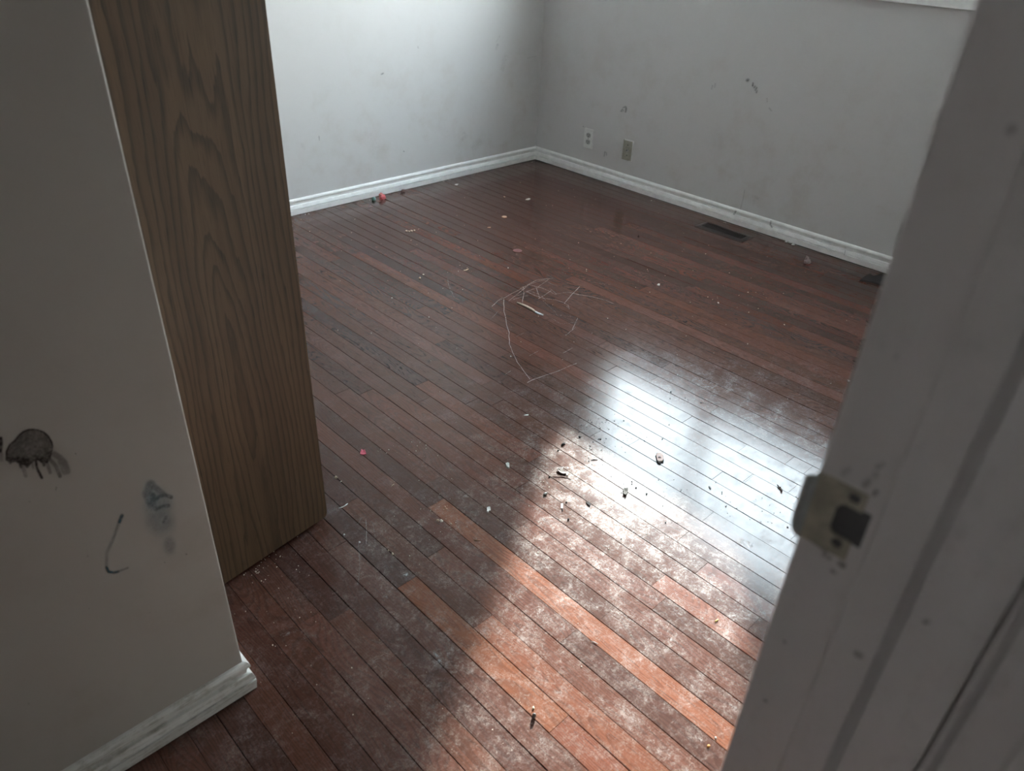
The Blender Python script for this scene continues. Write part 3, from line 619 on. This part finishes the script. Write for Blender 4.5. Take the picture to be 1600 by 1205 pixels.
# ------------------------------------------------------------------ floor register
ry0, ry1, rx0, rx1 = 1.735, 2.020, 3.325, 3.440
rg = empty('floor_register', ((rx0+rx1)/2, (ry0+ry1)/2, 0)); tag(rg, 'dark brown slotted floor vent register below the grey wall', 'vent')
bm = bmesh.new(); hx, hy, ix, iy = (rx1-rx0)/2, (ry1-ry0)/2, .030, .118
def ringq(a, b): return [bm.verts.new((s*a[0], t*a[1], a[2])) for s, t in ((-1,-1),(1,-1),(1,1),(-1,1))]
L = [[bm.verts.new((s*x, t*y, z)) for s, t in ((-1,-1),(1,-1),(1,1),(-1,1))] for x, y, z in ((hx, hy, .0), (hx-.002, hy-.002, .003), (ix+.006, iy+.006, .0065), (ix, iy, .0055), (ix, iy, .0015))]
for a, b in zip(L[:-1], L[1:]):
    for i in range(4): j = (i+1) % 4; bm.faces.new((a[i], a[j], b[j], b[i]))
bm.faces.new(L[-1]); q = bmobj('frame', bm, M['register']); q.parent = rg
for k in range(22):
    y = -iy+.006+(2*iy-.012)*k/21
    bm = bmesh.new(); box(bm, -ix, ix, y-.0016, y+.0016, .0016, .0058); q = bmobj('louver', bm, M['register']); q.parent = rg
q = boxes('dark_well', [(-ix+.0005, ix-.0005, -iy+.0005, iy-.0005, .0015, .0019)], M['black']); q.parent = rg
# ------------------------------------------------------------------ things lying on the floor
def mcol(name, c, rough=0.6, var=0.2, bump=0.0): 
    if name not in M: M[name] = plain(name, rgb(*c), rough, var, 300, bump=bump)
    return M[name]
def blob(name, q, size, mat, label, cat, flat=0.6, rough=0.25, rot=0.0, aspect=1.0, seed=0, group=None, sub=2):
    c = fl(*q); r = size*mpp(*q)/2; bm = bmesh.new(); bmesh.ops.create_icosphere(bm, subdivisions=sub, radius=1)
    for v in bm.verts:
        n = mnoise.noise(v.co*1.6+Vector((seed*3.1, 0, 0)))+0.5*mnoise.noise(v.co*3.7+Vector((0, seed*2.3, 0)))
        v.co *= 1+rough*n
        v.co = Vector((v.co.x*r, v.co.y*r*aspect, max(v.co.z, -0.55)*r*flat))
    zmin = min(v.co.z for v in bm.verts)
    for v in bm.verts: v.co.z -= zmin
    o = bmobj(name, bm, mat, None, True); o.location = (c.x, c.y, 0.0004); o.rotation_euler = (0, 0, rot); return tag(o, label, cat, group)
def flake(name, q, pts, th, mat, label, cat, lift=0.0, sc=None, group=None, curl=0.0):
    """flat ragged piece: outline in photograph pixels around q, laid on the floor with real thickness, edges lifted"""
    base = fl(*q); P_ = [fl(q[0]+a, q[1]+b)-base for a, b in pts]; bm = bmesh.new(); n = len(P_)
    rad = max(p.length for p in P_)
    z = [lift*(p.length/rad)*(0.4+0.6*abs(math.sin(i*2.1)))+curl*max(0, p.normalized().dot(Vector((.8, .6, 0))))*p.length for i, p in enumerate(P_)]
    A = [bm.verts.new((p.x, p.y, zz)) for p, zz in zip(P_, z)]; B = [bm.verts.new((p.x*.93, p.y*.93, zz+th)) for p, zz in zip(P_, z)]
    cA = bm.verts.new((0, 0, 0)); cB = bm.verts.new((0, 0, th*1.15))
    for i in range(n):
        j = (i+1) % n; bm.faces.new((A[i], A[j], B[j], B[i])); bm.faces.new((cB, B[i], B[j])); bm.faces.new((cA, A[j], A[i]))
    o = bmobj(name, bm, mat, None); o.location = (base.x, base.y, 0.0004); return tag(o, label, cat, group)
def tube(name, pts, rads, mat, parent=None, seg=10):
    bm = bmesh.new(); rings = []
    for i, p in enumerate(pts):
        d = (pts[min(i+1, len(pts)-1)]-pts[max(i-1, 0)]).normalized(); s = d.cross(Vector((0, 0, 1))).normalized(); u = s.cross(d)
        ra, rb = rads[i] if isinstance(rads[i], tuple) else (rads[i], rads[i])
        rings.append([bm.verts.new(p+s*ra*math.cos(a)+u*rb*math.sin(a)) for a in [k*2*math.pi/seg for k in range(seg)]])
    for a, b in zip(rings[:-1], rings[1:]):
        for i in range(seg): j = (i+1) % seg; bm.faces.new((a[i], a[j], b[j], b[i]))
    bm.faces.new(rings[0]); bm.faces.new(rings[-1]); return bmobj(name, bm, mat, parent, True)
# slim handle, tan with a white tip
hq = [(808, 473.6), (815, 477), (823, 480.6), (831, 484.8), (836.5, 488.6), (841.5, 491), (848.5, 493.4)]
hp = [fl(a, b) for a, b in hq]; hr = [(.0022, .0022), (.0042, .0036), (.0050, .0042), (.0046, .0040), (.0036, .0034), (.0046, .0032), (.0030, .0026)]
hb_ = hp[2].copy(); st_ = empty('slim_handle', (hb_.x, hb_.y, 0)); tag(st_, 'slim tan stick-like handle with a white tip beside the pale floor scratches', 'handle')
def subdiv(P_, R_, m=4):
    a, b = [], []
    for i in range(len(P_)-1):
        for k in range(m):
            t = k/m; a.append(P_[i].lerp(P_[i+1], t)); b.append(tuple(R_[i][x]*(1-t)+R_[i+1][x]*t for x in (0, 1)))
    return a+[P_[-1]], b+[R_[-1]]
pp = [p-hb_+Vector((0, 0, r[1]+.0006)) for p, r in zip(hp, hr)]
P1, R1 = subdiv(pp[:5], hr[:5]); q = tube('grip', P1, R1, mcol('tan_wood', (0.50, 0.41, 0.31), 0.45)); q.parent = st_
P2, R2 = subdiv(pp[4:], hr[4:]); q = tube('tip', P2, R2, mcol('white_glossy', (0.70, 0.76, 0.80), 0.35)); q.parent = st_; q['label'] = 'white tip'
q = boxes('dark_spot', [(-.0012, .0012, -.0012, .0012, 0, .0008)], M['black']); q.parent = st_; q.location = pp[1]+Vector((0.0, 0.0, .0034)); 
white = mcol('white_scrap', (0.60, 0.60, 0.58)); cream = mcol('cream_crumb', (0.55, 0.50, 0.40)); tanm = mcol('tan_crumb', (0.42, 0.32, 0.22)); dark = mcol('dark_fragment', (0.03, 0.029, 0.029), .9); grey = mcol('grey_chip', (0.10, 0.10, 0.095), .9)
# red crumpled piece with a folded flap
r0 = fl(598, 311); rc_ = empty('red_wrapper', (r0.x, r0.y, 0)); tag(rc_, 'crumpled red scrap on the floor by the far baseboard', 'scrap')
def crumple(name, parent, rx, ry, h, mat, seed, off=(0, 0, 0)):
    bm = bmesh.new(); bmesh.ops.create_icosphere(bm, subdivisions=2, radius=1)
    for v in bm.verts:
        n = mnoise.noise(v.co*2.3+Vector((seed, 0, 0))); v.co *= 1+0.55*n; v.co = Vector((v.co.x*rx, v.co.y*ry, max(v.co.z, -.4)*h))
    zm = min(v.co.z for v in bm.verts)
    for v in bm.verts: v.co.z -= zm-.0004
    o = bmobj(name, bm, mat, None); o.parent = parent; o.location = off; return o
crumple('folded_piece', rc_, .021, .016, .018, mcol('red_scrap', (0.50, 0.09, 0.10), 0.5), 4.0); crumple('flap', rc_, .012, .009, .012, mcol('pale_red', (0.60, 0.20, 0.20), 0.5), 9.0, (-.004, .008, .016))
blob('teal_ball', (584.3, 313), 7.2, mcol('teal_putty', (0.12, 0.22, 0.20), 0.6), 'small teal ball at the baseboard left of the red scrap', 'ball', 0.95, 0.15, seed=2)
blob('brown_lump', (630, 300.5), 8, mcol('brown_lump', (0.10, 0.06, 0.055)), 'dark brown lump against the far baseboard right of the red scrap', 'lump', 0.8, 0.5, seed=5, aspect=0.5)
flake('white_scrap', (713, 289), [(-3, .4), (-1, -1), (3.4, -.8), (1.5, .6), (0, 1.1)], .001, white, 'thin white scrap near the middle of the far baseboard', 'scrap', .002)
flake('white_scrap', (825, 312.3), [(-4.3, .8), (-2.6, -.4), (0, -1.0), (1.8, -1.6), (3.9, -.2), (2.2, .8), (-.4, 1.0)], .0015, mcol('paper_white', (0.66, 0.64, 0.60)), 'folded white paper scrap alone on the dark floor toward the corner', 'scrap', .006)
def disc(name, q, w, mat, label, cat, th):
    c = fl(*q); r = w*mpp(*q)/2; bm = bmesh.new()
    ringv = []
    for rad, z in ((r*.97, 0), (r, th*.5), (r*.93, th), (r*.6, th*.85)): ringv.append([bm.verts.new((rad*math.cos(a)*(1+.05*math.sin(3*a)), rad*math.sin(a), z)) for a in [i*math.pi/10 for i in range(20)]])
    for a, b in zip(ringv[:-1], ringv[1:]):
        for i in range(20): j = (i+1) % 20; bm.faces.new((a[i], a[j], b[j], b[i]))
    bm.faces.new(ringv[0]); bm.faces.new(ringv[-1]); o = bmobj(name, bm, mat, None, True); o.location = (c.x, c.y, .0004); return tag(o, label, cat)
disc('tan_disc', (788, 339.3), 8.2, mcol('tan_disc', (0.47, 0.31, 0.20)), 'round tan disc on the dark floor below the corner', 'disc', .003)
disc('pink_disc', (808.5, 392), 14.5, mcol('dull_pink', (0.15, 0.062, 0.058)), 'flat dull pink round spot above the scratches', 'disc', .0012)
flake('tan_sliver', (764, 356), [(-3, .3), (-1, -.6), (3, -.5), (2, .6), (-1, .7)], .0012, tanm, 'tan sliver left of and below the tan disc', 'sliver', .002)
blob('pale_crumb', (788, 308.3), 3, cream, 'tiny pale crumb above the tan disc toward the far wall', 'crumb', .7, seed=1, sub=1)
for k, (a, b, s) in enumerate(((635, 361.5, 4), (639, 361.8, 3), (643, 361.2, 4), (647.5, 360.4, 3.6))):
    blob('pale_bit', (a, b), s, cream, ('leftmost pale bit of the short row on the far left floor', 'second pale bit from the left in the short row', 'third pale bit from the left in the short row', 'rightmost pale bit of the short row on the far left floor')[k], 'crumb', .6, .4, seed=k, sub=1, group='row of four pale bits')
# scraps nearer the camera
flake('pink_scrap', (567.5, 708.7), [(-5, 0), (-3.5, -2.5), (-3.2, -4.8), (0, -4.2), (3, -4.4), (4, -1), (5, 1.5), (2.5, 2.8), (.5, 3.6), (-1.5, 3), (-4.5, 2.5)], .0022, mcol('pink_scrap', (0.42, 0.055, 0.09), 0.5), 'bright pink-red scrap on the brown floor right of the oak door', 'scrap', .004)
flake('white_shard', (793.5, 729), [(-3.6, -3.6), (-.5, -4.2), (2.2, -3.4), (2.4, 1), (2.6, 3.2), (1.2, 4.2), (-1.4, 2.2), (-3, -1)], .004, mcol('pale_shard', (0.52, 0.55, 0.53)), 'pale grey-white shard left of the grey flake', 'shard', .002)
flake('white_triangle', (763.5, 797.5), [(-2.8, -3), (0, -3.8), (2.6, -3.4), (3.4, 1), (0, 2.6), (-.6, 5), (-2.6, 3.6)], .003, white, 'small white triangular chip right of the tan pebbles', 'chip', .003)
blob('tan_pebble', (684, 814.5), 5, tanm, 'tan pebble, left of a touching pair', 'pebble', .85, .3, seed=8); blob('white_pebble', (689.5, 815), 5.4, mcol('pale_pebble', (0.60, 0.56, 0.48)), 'off-white pebble, right of a touching pair', 'pebble', .85, .35, seed=11)
blob('tan_crumb', (705, 819.5), 3, tanm, 'tan crumb just right of the pebble pair', 'crumb', .8, seed=3, sub=1)
for k, (a, b, s) in enumerate(((695.5, 793, 3.6), (697.5, 795.6, 3), (693, 797, 2.4), (698.5, 791, 2))): blob('orange_crumb', (a, b), s, mcol('toast_crumb', (0.52, 0.33, 0.22)), ('largest orange crumb in the cluster above the pebble pair', 'lower right orange crumb of the cluster above the pebble pair', 'lower left orange crumb of the cluster above the pebble pair', 'smallest, topmost orange crumb of the cluster above the pebble pair')[k], 'crumb', .8, .4, seed=k+20, sub=1, group='orange crumb cluster')
blob('popcorn_crumb', (525, 747.5), 5.4, mcol('popcorn', (0.60, 0.52, 0.40)), 'round cream crumb right of the oak door edge', 'crumb', .9, .35, seed=31); blob('cream_crumb', (533, 753), 3.4, cream, 'smaller cream crumb beside the round one by the oak door', 'crumb', .6, .4, seed=33, aspect=.5, sub=1)
P_ = [fl(a, b, .0015) for a, b in ((529, 794.2), (534, 793), (538, 791), (541, 788.8), (543.5, 787))]; b0 = P_[2].copy()
q = tube('white_curl', [p-b0+Vector((0, 0, .0012)) for p in P_], [.0006, .0013, .0011, .0018, .0007], white, seg=6); q.location = (b0.x, b0.y, .0005); tag(q, 'thin curled white strip at the foot of the oak door', 'strip')
P_ = [fl(a, b, .0015) for a, b in ((740.5, 843.8), (746, 844.8), (752, 843.4))]; b0 = P_[1].copy()
q = tube('wood_splinter', [p-b0+Vector((0, 0, .0012)) for p in P_], [.0009, .0016, .0008], mcol('splinter', (0.30, 0.16, 0.09)), seg=6); q.location = (b0.x, b0.y, .0005); tag(q, 'short reddish wood splinter below the white triangular chip', 'splinter')
P_ = [fl(a, b, .0015) for a, b in ((611.5, 760.5), (613.5, 758), (616, 756.5))]; b0 = P_[1].copy()
q = tube('straw_bit', [p-b0+Vector((0, 0, .0012)) for p in P_], [.0006, .0009, .0006], tanm, seg=6); q.location = (b0.x, b0.y, .0005); tag(q, 'bit of tan straw right of the cream crumbs', 'straw')
blob('oat_flake', (613.5, 866.5), 5.2, mcol('oat', (0.52, 0.43, 0.30)), 'cream oat-like grain in a floor joint, larger of two', 'grain', .7, .2, seed=41, aspect=.6, rot=1.2); blob('oat_flake', (607, 861), 4, mcol('oat', (0.52, 0.43, 0.30)), 'tan oat-like grain in a floor joint, smaller of two', 'grain', .6, .2, seed=43, aspect=.6, rot=1.2, sub=1)
blob('white_crumb', (538, 836), 3, white, 'white crumb near the oak door corner, uppermost of two', 'crumb', .8, seed=51, sub=1); blob('white_crumb', (562, 848), 3.4, white, 'white crumb beside faint scratches, lower of two', 'crumb', .8, .4, seed=53, sub=1)
# wood chip in the bright reflection, with a dark slab painting the shade below it
w0 = fl(1030.5, 718); wc = empty('wood_chip', (w0.x, w0.y, 0)); tag(wc, 'pinkish-tan broken wood chip in the bright window reflection', 'chip')
def slab(name, parent, q, pts, z0, z1, mat):
    base = fl(*q); bm = bmesh.new(); A = [bm.verts.new((*(fl(q[0]+a, q[1]+b)-base).xy, z0)) for a, b in pts]; B = [bm.verts.new((*((fl(q[0]+a, q[1]+b)-base)*.92).xy, z1+.0008*math.sin(i*2.3))) for i, (a, b) in enumerate(pts)]
    n = len(pts); bm.faces.new(A); bm.faces.new(B)
    for i in range(n): j = (i+1) % n; bm.faces.new((A[i], A[j], B[j], B[i]))
    o = bmobj(name, bm, mat); o.parent = parent; return o
slab('shade_slab', wc, (1030.5, 718), [(-6.6, -5.5), (-5, -7.5), (2, -8), (5.5, -5), (6.8, 2), (6, 6.4), (3.4, 5.5), (1.2, 8.8), (-2, 8), (-4.4, 5.4)], .0004, .004, dark)
slab('pale_face', wc, (1030.5, 718), [(-5.8, -5.4), (-4.6, -8.2), (2.4, -8.6), (5.4, -4), (6.4, 2.0), (4.4, 4.2), (2.4, 5.6), (-1.4, 5.4), (-4.6, 3)], .0042, .0062, mcol('chip_face', (0.80, 0.62, 0.56)))
slab('dark_notch', wc, (1029, 716.5), [(-3, -.6), (-.4, -1.4), (2, -.4), (1.6, 1), (-1, .6)], .0072, .0082, mcol('notch', (0.10, 0.05, 0.045)))
flake('dark_fragment', (977, 770), [(-2.6, -6), (0, -4.4), (4, -5.4), (4.2, -1), (2.8, 3), (.8, 6.6), (-1.2, 5), (-4.2, 3.8), (-2.6, .5), (-4, -2)], .0035, grey, 'dark grey square-ended fragment lying across a floor joint', 'fragment', .004)
flake('grey_flake', (877.5, 739), [(-7.5, -3.6), (-5, -5), (0, -3.4), (7, .6), (6.6, 3.8), (2, 3.6), (-2.5, 1), (-5.4, -.8)], .003, mcol('flake_grey', (0.13, 0.115, 0.10)), 'brown-grey oblong flake at the left edge of the reflection', 'flake', .004)
flake('white_chip', (886, 741), [(-1.4, -1.6), (1.4, -2), (1.8, 2.6), (-1.2, 3.4)], .003, white, 'tiny white chip touching the end of the brown-grey flake', 'chip', .001)
P_ = [fl(a, b, .0015) for a, b in ((862, 744.6), (870, 744.4), (878, 744.6), (887, 746.2), (893, 749.5))]; b0 = P_[2].copy()
q = tube('twig', [p-b0+Vector((0, 0, .001)) for p in P_], [.0007, .0009, .0009, .0008, .0005], mcol('twig', (0.16, 0.08, 0.06)), seg=6); q.location = (b0.x, b0.y, .0005); tag(q, 'thin reddish twig just below the brown-grey flake', 'twig')
blob('black_bead', (858.5, 745.5), 3.2, dark, 'black bead at the left end of the thin twig', 'bead', .9, .2, seed=61, sub=1)
blob('dark_pebble', (852, 773), 7.6, mcol('pebble_grey', (0.14, 0.15, 0.15), 0.4), 'smooth dark grey pebble below the grey flake', 'pebble', .6, .15, seed=63, aspect=.65)
blob('dark_curl', (880, 695), 7.4, dark, 'dark curled crumb upper left of the reflection', 'crumb', .5, .5, seed=65, aspect=.7); blob('dark_crumb', (872, 704.6), 5, dark, 'long flat dark crumb just below the curled one', 'crumb', .5, .4, seed=66, aspect=.4, sub=1)
flake('white_tab', (878, 792), [(-1.6, -4.4), (1.8, -4.2), (1.6, 3.6), (-1.8, 3.4)], .0015, mcol('tab', (0.70, 0.70, 0.68)), 'small upright white rectangular chip below the dark pebble', 'chip', .002)
blob('black_crumb', (878.5, 798.5), 2.6, dark, 'black crumb under the white rectangular chip', 'crumb', .8, seed=67, sub=1); blob('black_crumb', (885, 785.5), 3, dark, 'black crumb above right of the white rectangular chip', 'crumb', .8, seed=68, sub=1); blob('black_crumb', (888, 812), 4, dark, 'black crumb below right of the white rectangular chip', 'crumb', .8, seed=69, sub=1)
flake('black_cross', (920, 788), [(-4.5, -3), (-1.5, -1.6), (-.2, -4), (1, -1), (3.4, .6), (2.2, 2), (2, 4.6), (0, 2.4), (-2.6, .6)], .002, dark, 'black cross-shaped bit left below the dark fragment', 'bit', .002)
blob('black_bit', (905.8, 683.4), 4.2, dark, 'black bit left in the bright reflection', 'bit', .7, .3, seed=71, sub=1); blob('black_bit', (938, 687), 3.4, dark, 'black bit in the bright reflection right of the other', 'bit', .7, .3, seed=72, sub=1); blob('black_bit', (994, 762.8), 3, dark, 'black bit right of the dark square-ended fragment', 'bit', .8, seed=73, sub=1)
P_ = [fl(a, b, .0015) for a, b in ((923.5, 719.4), (928, 718), (934, 718.6))]; b0 = P_[1].copy()
q = tube('dark_hair', [p-b0+Vector((0, 0, .0008)) for p in P_], [.0006, .0012, .0006], dark, seg=6); q.location = (b0.x, b0.y, .0005); tag(q, 'short dark curved strand in the reflection', 'strand')
flake('moth_chip', (1218.5, 764.5), [(-5, -6), (-3, -4), (.4, -1), (3.8, 1), (4, 5.6), (2, 5), (.4, 2), (-3, -1)], .002, mcol('bark', (0.10, 0.07, 0.06)), 'dark brown curled bark chip near the strike plate', 'chip', .005)
blob('pale_bit_end', (1218.4, 763.6), 3, cream, 'pale bit on the dark bark chip', 'bit', .9, seed=75, sub=1).location.z = .003
flake('grey_bit', (1109, 763), [(-2, -2.4), (.4, -2), (2.2, 1.4), (1, 2.6), (-1, .6)], .0015, grey, 'grey bit right of the wood chip, larger of two', 'bit', .001); flake('grey_bit', (1128, 771), [(-.8, -2.4), (.8, -2), (.4, 2.4), (-.8, 2)], .0012, grey, 'grey sliver right of the wood chip, smaller of two', 'bit', .001)
blob('dark_stone', (834, 1121.5), 7.6, mcol('stone', (0.10, 0.10, 0.10), 0.35), 'dark pebble casting a long shadow in the foreground', 'pebble', 1.75, .25, seed=81, aspect=.8); blob('cream_bean', (833.4, 1107.2), 5.4, mcol('bean', (0.62, 0.58, 0.42)), 'cream bean-shaped crumb just behind the dark foreground pebble', 'crumb', .75, .3, seed=83, aspect=.6, rot=.9)
blob('orange_kernel', (1106.5, 1167.2), 6, mcol('kernel', (0.55, 0.26, 0.08)), 'orange kernel near the bottom of the door jamb', 'kernel', .7, .4, seed=85, aspect=.7); blob('white_grain', (1118, 1153.6), 3.6, white, 'white grain beside the orange kernel', 'grain', .8, seed=86, sub=1)
P_ = [fl(a, b, .0012) for a, b in ((1117, 972), (1119.5, 970), (1122, 968.2))]; b0 = P_[1].copy()
q = tube('yellow_bit', [p-b0+Vector((0, 0, .0014)) for p in P_], [.0014, .0018, .0014], mcol('yellow', (0.55, 0.43, 0.12)), seg=6); q.location = (b0.x, b0.y, .0005); tag(q, 'yellow bit on the dusty floor beside the door jamb', 'bit')
P_ = [fl(a, b, 0) for a, b in ((924, 1003.6), (929, 1005), (933.5, 1007.4))]; b0 = P_[1].copy()
q = tube('bent_pin', [p-b0+Vector((0, 0, .0022)) for p in P_], [.0006, .0009, .0013], mcol('pin_grey', (0.45, 0.45, 0.45), 0.35), seg=6); q.location = (b0.x, b0.y, .0005); tag(q, 'little pale pin lying along a joint in the sunlit floor', 'pin')
# far right
t0 = fl(1261, 411); tf = empty('pink_tuft', (t0.x, t0.y, 0)); tag(tf, 'dusty pink pinched tuft of fluff near the right baseboard', 'tuft')
tu = mcol('dusty_pink', (0.24, 0.20, 0.20), .85); crumple('fluff', tf, .022, .014, .012, tu, 3.3); crumple('fluff_peak', tf, .010, .010, .016, tu, 6.1, (.014, .012, .004))
for k, (a, b, s) in enumerate(((1228, 378.6, 5), (1234, 379.6, 7), (1239, 382.8, 6))):
    flake('white_paint_flake', (a, b), [(-s*.5, 0), (-s*.2, -s*.22), (s*.3, -s*.18), (s*.5, s*.1), (s*.1, s*.3)], .002, white, ('white paint flake at the right baseboard, leftmost of three', 'largest white paint flake at the right baseboard, middle of three', 'white paint flake at the right baseboard, rightmost of three')[k], 'flake', .004, group=None)
k0 = fl(1366, 437)
flake('black_cloth_scrap', (1364, 438), [(-21.5, 1), (-10, -7), (-5.5, -8), (0, -5.2), (6, -5.8), (11, -8), (16, -7.4), (23.5, -4), (21, 3), (17, 9), (8, 8.2), (0, 5), (-10, 3.6)], .006, mcol('black_cloth', (0.014, 0.014, 0.016), .85), 'flat black ragged-edged scrap on the floor at the right baseboard end', 'scrap', .004)
flake('white_nub', (1391, 432), [(-4, 0), (-1, -1.6), (3, -1.4), (4, .6), (0, 1.8)], .004, white, 'white nub between the black ragged scrap and baseboard', 'chip', .002)
blob('white_crumb', (1028.5, 446), 5, white, 'lone white crumb on the dim floor right of the scratches', 'crumb', .7, .5, seed=91, aspect=.7); blob('white_crumb', (1122, 474), 3, white, 'white crumb on the dim floor far right of the scratches', 'crumb', .9, seed=92, sub=1)
blob('white_crumb', (1326, 596.5), 6, white, 'white crumb against the door jamb edge', 'crumb', .6, .4, seed=93, aspect=.7, sub=1); blob('white_crumb', (793.8, 419.4), 2.4, white, 'tiny bright white crumb above the scratches', 'crumb', .9, seed=94, sub=1); blob('white_crumb', (798, 557.5), 2.6, white, 'tiny bright white crumb left of the long curved scratch', 'crumb', .9, seed=95, sub=1)
blob('tan_crumb', (656, 435), 3.8, tanm, 'tan crumb on the left floor, lower of two', 'crumb', .8, .3, seed=96, sub=1); blob('tan_crumb', (661.5, 429.6), 3.2, cream, 'pale crumb on the left floor, upper of two', 'crumb', .6, .3, seed=97, sub=1)
flake('tan_straw', (728, 422), [(-4, .8), (-1, .2), (2, -1), (4, -1.6), (4.4, -.8), (1, .8), (-2, 1.4)], .001, tanm, 'little tan straw bit amid crumbs left of the scratches', 'straw', .001)
blob('black_bead', (998, 369), 3.4, dark, 'black bead on the far dim floor', 'bead', .9, .2, seed=98, sub=1)
flake('white_scrap', (823, 649), [(-5, .6), (-1, -.6), (2, -1), (3.4, 0), (0, 1.2)], .001, white, 'thin white scrap left of the bright reflection', 'scrap', .002)
# countless crumbs and grit
def scatter(name, spots, mat, label, cat):
    V, Fc = [], []
    for x, y, r in spots:
        n0 = len(V); a0 = random.random()*6.28; h = r*random.uniform(.5, 1.1)
        for i in range(4): V.append((x+r*random.uniform(.6, 1.2)*math.cos(a0+i*1.571), y+r*random.uniform(.6, 1.2)*math.sin(a0+i*1.571), .0003))
        for i in range(4): V.append((x+.7*r*math.cos(a0+.4+i*1.571), y+.7*r*math.sin(a0+.4+i*1.571), .0003+h))
        Fc += [(n0+i, n0+(i+1) % 4, n0+4+(i+1) % 4, n0+4+i) for i in range(4)]+[(n0+4, n0+5, n0+6, n0+7)]
    o = obj(name, V, Fc, mat); o['kind'] = 'stuff'; return tag(o, label, cat)
pale = []
for _ in range(420):
    x, y = random.uniform(.3, 3.45), random.uniform(.3, 3.35)
    if in_view(x, y): pale.append((x, y, abs(random.gauss(0, .0009))+.0005))
for (a, b, sx, sy, n) in ((430, 862, 60, 40, 40), (400, 890, 30, 20, 25), (725, 420, 16, 12, 16), (250, 1170, 50, 30, 30), (690, 800, 60, 60, 26), (860, 745, 40, 20, 24), (640, 703, 60, 14, 18), (440, 1000, 70, 90, 26), (1170, 465, 60, 30, 14), (700, 365, 60, 50, 16)):
    for _ in range(n):
        c = fl(random.gauss(a, sx*.5), random.gauss(b, sy*.5))
        if in_view(c.x, c.y) and c.x > .33: pale.append((c.x, c.y, abs(random.gauss(0, .0008))+.0005))
scatter('pale_crumbs', pale, mcol('crumb_mix', (0.50, 0.44, 0.36)), 'tiny pale crumbs and grit scattered over the whole brown floor', 'crumbs')
dk = []
for (a, b, sx, sy, n) in ((935, 662, 26, 12, 50), (925, 705, 26, 26, 40), (970, 690, 40, 14, 18), (1050, 628, 40, 20, 16), (1090, 800, 120, 80, 34), (1160, 800, 60, 20, 20), (1000, 760, 100, 60, 24)):
    for _ in range(n):
        c = fl(random.gauss(a, sx*.6), random.gauss(b, sy*.6)); dk.append((c.x, c.y, abs(random.gauss(0, .0009))+.0006))
scatter('dark_grit', [d for d in dk if in_view(d[0], d[1])], dark, 'specks of black grit strewn in the bright window reflection', 'grit')
# bits of white paint left along the foot of the far baseboard
pf = []
for a, b in ((690, 283), (738, 272.4), (750, 269.6), (705, 281), (575, 312), (480, 334.4), (835, 253), (1242, 382), (1130, 347), (1020, 313)):
    for _ in range(4):
        c = fl(a+random.uniform(-5, 5), b+random.uniform(0, 1.5)); pf.append((min(c.x, XR-.018), min(c.y, YB-.018), random.uniform(.001, .003)))
scatter('paint_flecks', pf, white, 'white paint flecks along the foot of the baseboards', 'flecks')
# ------------------------------------------------------------------ added fill lamp and box behind the camera, to brighten the door frame
hl = struct(boxes('added_lamp_box', [(-1.10, -0.80, -0.70, -0.40, CEIL-0.05, CEIL)], M['plastic_white'], None, 0.01))
if FILL_LIGHT: area('added_fill_lamp', (-0.95, -0.55, CEIL-0.06), (0, 0, 0), 0.28, 0.28, FILL_LIGHT, (1, 0.95, 0.90))
